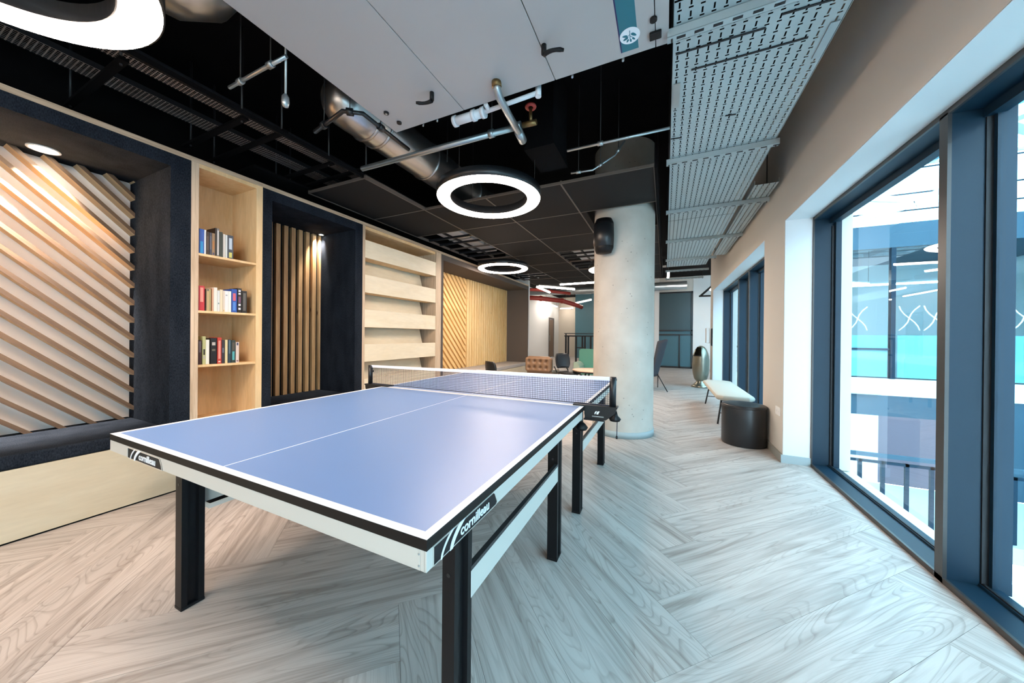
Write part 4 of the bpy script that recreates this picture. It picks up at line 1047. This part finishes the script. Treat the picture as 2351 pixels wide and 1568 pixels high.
# ================================================================== FURNITURE
# pouf
pf = thing('pouf', 'round black leatherette pouf standing against the window wall', 'pouf', (2.718, 3.835, 0))
MB().lathe([(.0001, .004), (.213, .004), (.219, .012), (.219, .402), (.215, .412), (.219, .416), (.215, .426), (.19, .432), (.10, .437), (.0001, .438)], 2.718, 3.835, 48, .935, .935).build('body', M['leather_black'], pf)
MB().lathe([(.2185, .400), (.2225, .404), (.2225, .410), (.2185, .414)], 2.718, 3.835, 48, .935, .935).build('piping', M['leather_black'], pf)
# window bench
be = thing('bench', 'oatmeal upholstered bench with thin black legs by the second window', 'bench', (2.76, 5.4, 0))
mb = MB()
X0, X1, Y0, Y1 = 2.545, 2.975, 4.50, 6.28
def rr(ins, z):
    c_ = .07
    return [(X0+ins+c_, Y0+ins, z), (X1-ins-c_, Y0+ins, z), (X1-ins, Y0+ins+c_, z), (X1-ins, Y1-ins-c_, z), (X1-ins-c_, Y1-ins, z), (X0+ins+c_, Y1-ins, z), (X0+ins, Y1-ins-c_, z), (X0+ins, Y0+ins+c_, z)]
ls = [rr(.03, .335), rr(.004, .352), rr(0, .375), rr(.010, .398), rr(.045, .410)]
vs_ = [p for l_ in ls for p in l_]; fs_ = [list(range(8))[::-1], [32+i for i in range(8)]]
for k in range(4): fs_ += [(k*8+i, k*8+(i+1) % 8, (k+1)*8+(i+1) % 8, (k+1)*8+i) for i in range(8)]
mb.add(vs_, fs_, True); mb.build('cushion', M['fabric_beige'], be, bevel=.006)
box(2.62, 2.93, 4.62, 6.16, .318, .337).build('under_frame', M['blackmetal'], be)
for x, dx in ((2.63, -.05), (2.92, .05)):
    for y, dy in ((4.72, -.07), (6.06, .07)): MB().tube([(x, y, .32), (x+dx, y+dy, 0)], .011, 8).build('leg', M['blackmetal'], be)
for y in (4.70, 6.08): MB().tube([(2.60, y, .14), (2.95, y, .14)], .006, 6).build('stretcher', M['blackmetal'], be)
for y in (5.0, 5.5): MB().tube([(2.66, y, .32), (2.78, y+.12, .22), (2.90, y, .32)], .007, 6).build('brace', M['blackmetal'], be)
# egg shaped bin
eg = thing('litter_bin', 'bronze egg-shaped litter bin with an open mouth beyond the bench', 'bin', (2.69, 8.3, 0))
prof = [(.10, .15), (.135, .20), (.160, .30), (.176, .42), (.180, .52), (.176, .62), (.165, .72), (.145, .80), (.115, .875), (.075, .93), (.035, .955), (.0001, .96)]
MB().lathe(prof, 2.69, 8.3, 28, hole=lambda i, j: i in (6, 7, 8) and j in (16, 17, 18, 19, 20)).build('shell', M['bin'], eg)
MB().lathe([(.0001, .70), (.15, .71)], 2.69, 8.3, 20).build('inner_bag', M['blackplastic'], eg)
MB().lathe([(.0001, 0), (.19, 0), (.20, .012), (.16, .05), (.10, .11), (.09, .16)], 2.69, 8.3, 28).build('foot', M['bin'], eg)
MB().tube([(2.69+.172*math.cos(a), 8.3+.172*math.sin(a), .735) for a in [R(200+i*14) for i in range(6)]], .006, 6).build('rim', M['blackmetal'], eg)
# dispenser on the wall
ds = thing('wall_dispenser', 'white dispenser box on the far end of the window wall', 'dispenser', (2.88, 8.5, 1.0))
box(2.81, 2.93, 8.46, 8.66, 1.02, 1.38).build('case', M['white'], ds, bevel=.015)
box(2.905, 2.93, 8.40, 8.44, .96, 1.36).build('back_plate', M['blackplastic'], ds)
# wall socket
so = thing('wall_socket', 'white double socket low on the pier beside the pouf', 'socket', (2.93, 3.45, .45))
box(2.922, 2.930, 3.40, 3.53, .41, .49).build('plate', M['white'], so, bevel=.002)
box(2.920, 2.923, 3.42, 3.45, .44, .46).build('switch', M['white'], so)
box(2.920, 2.923, 3.48, 3.51, .44, .46).build('switch', M['white'], so)

# shells for lounge chairs
def shell(n_u, n_v, f, thick=.025):
    """double-sided curved panel from f(u,v)->(x,y,z)"""
    mb = MB(); P = [[Vector(f(i/n_u, j/n_v)) for i in range(n_u+1)] for j in range(n_v+1)]
    N = []
    for j in range(n_v+1):
        row = []
        for i in range(n_u+1):
            a = P[j][min(i+1, n_u)] - P[j][max(i-1, 0)]; b = P[min(j+1, n_v)][i] - P[max(j-1, 0)][i]
            c_ = a.cross(b); row.append(c_.normalized() if c_.length > 1e-9 else Vector((0, 1, 0)))
        N.append(row)
    W_ = n_u+1; front_ = [P[j][i] for j in range(n_v+1) for i in range(W_)]; back_ = [P[j][i] + N[j][i]*thick for j in range(n_v+1) for i in range(W_)]
    k = len(front_); fs = []
    for j in range(n_v):
        for i in range(n_u):
            a = j*W_+i; fs.append((a, a+1, a+1+W_, a+W_)); fs.append((k+a+W_, k+a+1+W_, k+a+1, k+a))
    for i in range(n_u): fs.append((i, k+i, k+i+1, i+1)); a = n_v*W_+i; fs.append((a, a+1, k+a+1, k+a))
    for j in range(n_v): a = j*W_; fs.append((a, a+W_, k+a+W_, k+a)); a = j*W_+n_u; fs.append((a, k+a, k+a+W_, a+W_))
    return mb.add(front_ + back_, fs, True)
# tufted lounge chair, seen from behind
tf = thing('tufted_chair', 'tan leather lounge chair with a button-tufted back beyond the net', 'chair', (-.50, 6.1, 0), 0, world=False)
def tuft(u, v):
    x = (u-.5)*.60; z = .38 + v*.34; cu = max(0, abs(u-.5)-.40)/.10; cv = max(0, abs(v-.5)-.34)/.16; kk = 1 - .10*min(cu, 1)*min(cv, 1); x *= kk; z = .55 + (z-.55)*(1 - .16*min(cu, 1)*min(cv, 1))
    e = min(u, 1-u); f = min(v, 1-v); edge = 1 - max(0, (1-e/.10))**2 if e < .10 else 1
    edge2 = 1 - max(0, (1-f/.15))**2 if f < .15 else 1
    d = 0
    for a in (.18, .39, .61, .82):
        for b in (.32, .70): d += .055*math.exp(-((u-a)**2/.0022 + (v-b)**2/.009))
    y = -.075*min(edge, edge2) + d
    return (x*(1 - .06*(1-edge2)), y, z)
tb = MB(); NU, NV = 48, 28
P = [Vector(tuft(i/NU, j/NV)) for j in range(NV+1) for i in range(NU+1)]
tb.add(P + [Vector((p.x, .05, p.z)) for p in P], [(j*(NU+1)+i, j*(NU+1)+i+1, (j+1)*(NU+1)+i+1, (j+1)*(NU+1)+i) for j in range(NV) for i in range(NU)] +
       [((NV+1)*(NU+1)+j*(NU+1)+i, (NV+1)*(NU+1)+(j+1)*(NU+1)+i, (NV+1)*(NU+1)+(j+1)*(NU+1)+i+1, (NV+1)*(NU+1)+j*(NU+1)+i+1) for j in range(NV) for i in range(NU)], True)
K = (NV+1)*(NU+1)
tb.f += [[i, K+i, K+i+1, i+1] for i in range(NU)] + [[NV*(NU+1)+i, NV*(NU+1)+i+1, K+NV*(NU+1)+i+1, K+NV*(NU+1)+i] for i in range(NU)] + [[j*(NU+1), (j+1)*(NU+1), K+(j+1)*(NU+1), K+j*(NU+1)] for j in range(NV)] + [[j*(NU+1)+NU, K+j*(NU+1)+NU, K+(j+1)*(NU+1)+NU, (j+1)*(NU+1)+NU] for j in range(NV)]
tb.sm += [False]*(len(tb.f)-len(tb.sm))
tb.build('backrest', M['leather_tan'], tf, org=(0, 0, 0))
for a in (.18, .39, .61, .82):
    for b in (.32, .70):
        p = tuft(a, b); MB().lathe([(.0001, -.008), (.009, -.006), (.012, 0)], 0, 0, 10).build('button', M['leather_tan'], tf, org=(0, 0, 0))
        o = bpy.context.scene.objects[-1] if False else None
for ch in [c_ for c_ in tf.children if c_.name.startswith('button')]: pass
k = 0
for a in (.18, .39, .61, .82):
    for b in (.32, .70):
        p = tuft(a, b); ch = [c_ for c_ in tf.children if c_.name.startswith('button')][k]; ch.location = (p[0], p[1], p[2]); ch.rotation_euler = (R(90), 0, 0); k += 1
MB().box(-.29, .29, .04, .60, .30, .42).build('seat', M['leather_tan'], tf, org=(0, 0, 0), bevel=.03)
for x in (-.25, .25):
    for y in (.06, .55): MB().tube([(x, y, .30), (x*1.1, y, 0)], .012, 8).build('leg', M['blackmetal'], tf, org=(0, 0, 0))
# black shell chairs
def shell_chair(label, loc, rz, mat, s=1.0, grp=None, zc=.0):
    t = thing('shell_chair', label, 'chair', loc, rz, group=grp, world=False)
    def back(u, v):
        a = (u-.5)*1.9; w_ = .20*s*(1 - .25*(2*abs(v-.5))**3)
        return (w_*math.sin(a)*1.15, .22*s - .16*s*(1-math.cos(a))*-1*-1 + .04*v, .48 + zc + v*.27*s)
    shell(12, 8, back, .018).build('backrest', mat, t, org=(0, 0, 0))
    MB().lathe([(.0001, .375+zc), (.19*s, .385+zc), (.215*s, .41+zc), (.19*s, .43+zc), (.0001, .435+zc)], 0, 0, 20).build('seat', mat, t, org=(0, 0, 0))
    for x in (-.15, .15): MB().tube([(x*s, .16*s, .39+zc), (x*s, .235*s, .52+zc)], .012, 8).build('back_support', M['blackmetal'], t, org=(0, 0, 0))
    for x in (-1, 1):
        for y in (-1, 1): MB().tube([(x*.13*s, y*.13*s, .385+zc), (x*.21*s, y*.21*s, 0)], .010, 8).build('leg', M['blackmetal'], t, org=(0, 0, 0))
    return t
shell_chair('black lounge chair whose back shows above the net, left of the tan one', (-.83, 4.9, 0), R(150), M['leather_black'], 1.0, None, -.06)
shell_chair('black lounge chair with rounded back left of the pale round table', (.16, 6.15, 0), R(62), M['leather_black'], 1.15, None, 0)
# coffee table
ct = thing('coffee_table', 'pale wooden low table with a black rim left of the column', 'table', (.62, 6.2, 0))
MB().lathe([(.0001, .465), (.40, .465), (.405, .475), (.40, .485), (.0001, .485)], .62, 6.2, 40).build('top', M['tablewood'], ct)
MB().lathe([(.0001, .44), (.385, .44), (.395, .465), (.0001, .465)], .62, 6.2, 40).build('rim', M['blackmetal'], ct)
for a in (0, 2.1, 4.2): MB().tube([(.62+.2*math.cos(a), 6.2+.2*math.sin(a), .44), (.62+.33*math.cos(a), 6.2+.33*math.sin(a), 0)], .014, 8).build('leg', M['blackmetal'], ct)
# mint high-backed sofa
mi = thing('high_back_chair', 'mint green high-backed chair partly hidden by the column', 'chair', (.28, 8.0, 0))
mb = MB().prism([(-.10, .30), (.62, .30), (.62, .78), (.58, .825), (-.04, .835), (-.09, .80)], 8.0, 8.10, 'XZ'); mb.build('backrest', M['mint'], mi, bevel=.02)
MB().prism([(-.11, .30), (.06, .30), (.05, .42), (.01, .49), (-.06, .52), (-.11, .51)], 7.50, 8.0, 'XZ').build('armrest', M['mint_pale'], mi, bevel=.015)
box(-.06, .60, 7.50, 8.0, .22, .34).build('seat', M['mint'], mi, bevel=.03)
for x in (-.02, .55):
    for y in (7.55, 8.03): box(x-.015, x+.015, y-.015, y+.015, 0, .22).build('leg', M['blackmetal'], mi)
# wing chair behind the column
wc = thing('wing_chair', 'charcoal high-backed wing chair half hidden behind the column', 'chair', (1.70, 7.2, 0))
def wing(u, v):
    a = (u-.5)*2.5; r_x = .30*(.62+.38*math.sin(math.pi*min(1, .25+v*.75)))
    return (1.62 + .235*math.cos(a)*(.55+.45*v) + .09*v, 7.25 + r_x*math.sin(a), .34 + .77*v - .06*(abs(a)/1.25)**2*v)
shell(16, 12, wing, .05).build('shell', M['fabric_dark'], wc)
box(1.40, 1.78, 7.04, 7.46, .34, .44).build('seat', M['fabric_dark'], wc, bevel=.04)
for a, b in (((1.80, 7.12, .36), (1.99, 7.165, 0)), ((1.80, 7.40, .36), (1.79, 7.76, 0)), ((1.45, 7.1, .36), (1.30, 7.0, 0)), ((1.45, 7.40, .36), (1.30, 7.55, 0))):
    MB().tube([a, b], .010, 8).build('leg', M['blackmetal'], wc)
MB().tube([(1.45, 7.1, .36), (1.80, 7.12, .36), (1.80, 7.40, .36), (1.45, 7.40, .36)], .010, 8).build('frame', M['blackmetal'], wc)
# lobby railing
rl = thing('railing', 'black steel stair railing in the lobby, left of the column', 'railing', (-1.1, 12.6, 0))
for x in (-1.72, -1.62, -1.30, -1.05, -.95, -.72, -.45, -.2, .1): box(x-.03, x+.03, 12.57, 12.63, 0, 1.17).build('post', M['blackmetal'], rl)
for z in (.70,): box(-1.30, -.98, 12.58, 12.62, z-.02, z+.02).build('bar', M['blackmetal'], rl)
box(-1.78, .3, 12.57, 12.63, 1.14, 1.19).build('rail', M['blackmetal'], rl)
box(-1.78, .3, 12.56, 12.64, 1.25, 1.28).build('handrail', M['blackmetal'], rl)
for x in (-1.72, -.45): box(x-.02, x+.02, 12.58, 12.62, 1.17, 1.26).build('stub', M['blackmetal'], rl)
# teal partition beyond the column
tp = thing('partition', 'teal panelled partition with black frame at the end of the passage', 'partition', (2.28, 13.3, 0))
box(1.72, 2.80, 13.36, 13.40, 1.42, 2.82).build('upper_panel', M['teal_panel_dark'], tp)
box(1.72, 2.40, 13.36, 13.40, .05, 1.22).build('lower_panel', M['teal_panel'], tp)
box(2.44, 2.80, 13.36, 13.40, .05, 1.22).build('lower_panel', M['teal_panel'], tp)
for b in ((1.70, 2.86, 1.38, 1.43), (1.70, 2.86, 1.22, 1.27), (1.70, 2.86, 0, .06), (1.70, 2.86, 2.80, 2.86)): box(b[0], b[1], 13.32, 13.40, b[2], b[3]).build('rail', M['blackmetal'], tp)
for x0, x1, z1 in ((2.40, 2.44, 1.25), (2.80, 2.86, 2.86), (1.70, 1.72, 2.86)): box(x0, x1, 13.32, 13.40, 0, z1).build('post', M['blackmetal'], tp)
box(1.72, 2.80, 13.39, 13.41, 1.27, 1.38).build('infill', M['teal_panel'], tp)
box(1.70, 2.86, 13.32, 13.45, 2.86, H).build('bulkhead', M['wall'], tp)
# sloping steel brace seen beyond the tray end
sb2 = thing('steel_brace', 'black diagonal steel brace under the far ceiling by the window wall', 'brace', (3.2, 9.6, 2.4))
MB().bar((2.75, 9.3, 2.22), (3.3, 9.3, 2.75), .05, .05).build('diagonal', M['blackmetal'], sb2)
MB().bar((2.72, 9.3, 2.22), (3.4, 9.3, 2.22), .04, .04).build('bottom_bar', M['blackmetal'], sb2)
MB().bar((3.3, 9.3, 2.2), (3.3, 9.3, H), .04, .04, (1, 0, 0)).build('hanger', M['blackmetal'], sb2)

# ================================================================== ATRIUM OUTSIDE THE WINDOWS
af = box(3.42, 10.8, -8, 9.0, -3.5, -3.4).build('floor', M['atrium_floor'], kind='structure')
lg = thing('stone_ledge', 'white stone ledge just outside the windows', 'ledge', (3.38, 0, -.02))
for k in range(12): box(3.345, 3.425, -5.8+k*.8, -5.006+k*.8, -.30, -.008).build('coping_stone', M['concrete_pale'], lg)
box(3.345, 3.42, -6.2, 8.8, -3.4, -.30).build('upstand', M['atrium_white'], lg)
ct2 = thing('atrium_column', 'round white column outside the nearest window, at the right edge', 'column', (4.06, 2.32, -3.4))
MB().lathe([(.22, -3.4), (.22, 5.0)], 4.06, 2.32, 32).build('shaft', M['atrium_white'], ct2)
MB().lathe([(.24, -3.4), (.24, -3.2), (.22, -3.18)], 4.06, 2.32, 32).build('base', M['atrium_white'], ct2)
ar = thing('atrium_railing', 'blue-grey atrium railing below window level outside', 'railing', (5.0, 7.0, -1.88))
box(3.45, 9.5, 6.97, 7.03, -.80, -.74).build('handrail', M['atrium_blue'], ar)
box(3.45, 9.5, 6.98, 7.02, -.90, -.86).build('rail', M['frame'], ar)
for k in range(22): box(3.50+k*.28, 3.545+k*.28, 6.98, 7.02, -1.85, -.86).build('baluster', M['frame'], ar)
ld = thing('landing', 'pale landing slab outside below the railing', 'landing', (6, 8, -1.9))
box(3.45, 9.5, 6.9, 9.0, -2.1, -1.86).build('slab', M['atrium_floor'], ld)
fc = thing('glazed_facade', 'glazed facade with blue frames on the far side of the atrium', 'facade', (6.5, 9.0, 0))
box(3.42, 10.5, 8.98, 9.08, -.02, .33).build('sill_band', M['atrium_white'], fc)
box(3.42, 10.5, 9.0, 9.1, -.45, -.02).build('slab_edge', M['atrium_blue'], fc)
box(3.42, 6.0, 9.0, 9.05, -1.85, -.45).build('lower_panel', M['atrium_white'], fc)
box(6.0, 6.9, 9.0, 9.05, -1.85, -.45).build('lower_panel', M['purple_floor'], fc)
box(6.9, 10.5, 9.0, 9.05, -1.85, -.45).build('lower_panel', M['atrium_blue'], fc)
box(3.42, 10.5, 8.96, 9.11, 3.04, 3.52).build('head_beam', M['atrium_blue'], fc)
for x in (3.45, 4.69, 6.19, 7.69, 9.19, 10.45): box(x-.035, x+.035, 8.96, 9.06, .33, 3.04).build('mullion', M['frame'], fc)
box(3.45, 6.19, 8.98, 9.04, .92, .96).build('transom', M['frame'], fc)
for a, b in ((3.49, 4.65), (4.73, 6.15), (6.23, 7.65), (7.73, 9.15), (9.23, 10.41)):
    box(a, b, 9.005, 9.012, .33, 3.04).build('pane', M['glass2'], fc)
    if a > 6: box(a+.05, b-.02, 9.016, 9.022, .36, 1.23).build('frosted_film', M['frost'], fc)
    elif a > 4: box(a+.02, b-.02, 9.016, 9.022, .36, 1.23).build('frosted_film', M['frost'], fc)
    n = int((b-a)/.36)
    for k in range(n):
        x0 = a+.06+k*.36; mb = MB()
        for sgn in (0, 1):
            pts = [(x0 + (.30*q if sgn == 0 else .30*(1-q)) + .03*math.sin(q*6.3), 8.998, 1.33+.50*q) for q in [i/6 for i in range(7)]]
            mb.tube(pts, .012, 5)
        mb.build('film_motif', M['atrium_white'], fc)
of = thing('sky_blocking_office', 'unseen blue-grey office block across the atrium, added to block low sky light', 'building', (11, 1, -3.4))  # out of view, added to keep level sky light off the left wall
box(10.8, 11.2, -7.8, 8.9, -3.4, 4.6).build('wall', M['atrium_blue'], of)
for z in (-2.9, .2, 3.0): box(10.7, 10.8, -7.8, 8.9, z, z+.35).build('band', M['atrium_white'], of)
for k in range(9):
    for z in (-2.4, .7): box(10.76, 10.79, -7.4+k*1.8, -6.0+k*1.8, z, z+2.1).build('window', M['frame'], of)
fl2 = box(6.4, 10.6, 9.1, 13.4, -.1, -.004).build('floor', M['purple_floor'], kind='structure')
wf2 = box(6.2, 10.6, 13.30, 13.40, 0, H).build('wall_far', M['atrium_white'], kind='structure')
wf3 = box(10.5, 10.6, 9.1, 13.4, 0, H).build('wall_right', M['atrium_white'], kind='structure')
cl2 = box(6.3, 10.6, 9.05, 13.4, H, H+.15).build('ceiling', M['atrium_blue'], kind='structure')
sk2 = thing('skylight', 'white steel roof glazing over the atrium', 'skylight', (7, 3, 4.9))
for k in range(11): MB().bar((3.5, -1.0+k*1.0, 4.7), (12, -1.0+k*1.0, 4.7), .035, .05).build('glazing_bar', M['steel'], sk2)
for k in range(6): MB().bar((3.6+k*1.6, -1.5, 4.85), (3.6+k*1.6, 9.2, 4.85), .10, .18).build('rafter', M['atrium_white'], sk2)
for a, b in (((3.5, 9, 3.5), (6.0, 6.0, 4.6)), ((6.0, 6.0, 4.6), (8.8, 9, 3.6)), ((4.0, 5.0, 4.4), (8.5, 8.6, 4.4)), ((8.8, 3.0, 4.4), (5.0, 8.8, 4.3))):
    MB().bar(a, b, .16, .16).build('truss_bar', M['atrium_white'], sk2)
cs = thing('clerestory', 'white glazed clerestory with slim bars above the opposite facade', 'window', (7, 9, 3.5))
for z in (3.78, 4.12, 4.62): box(3.45, 10.5, 8.99, 9.01, z-.012, z+.012).build('bar', M['frame'], cs)
for a, b in (((5.35, 8.9, 3.62), (6.45, 8.9, 3.86)), ((6.45, 8.9, 3.86), (7.6, 8.9, 4.55)), ((4.0, 8.9, 4.45), (6.3, 8.9, 3.98))): MB().bar(a, b, .05, .12).build('strut', M['atrium_white'], cs)
for x in (3.6, 5.4, 7.2, 9.0): box(x, x+1.78, 9.0, 9.006, 3.52, 4.95).build('pane', M['glass2'], cs)
for k in range(10): box(3.5, 12, -.97+k*1.0, -.03+k*1.0, 4.735, 4.741).build('roof_pane', M['glass2'], sk2)
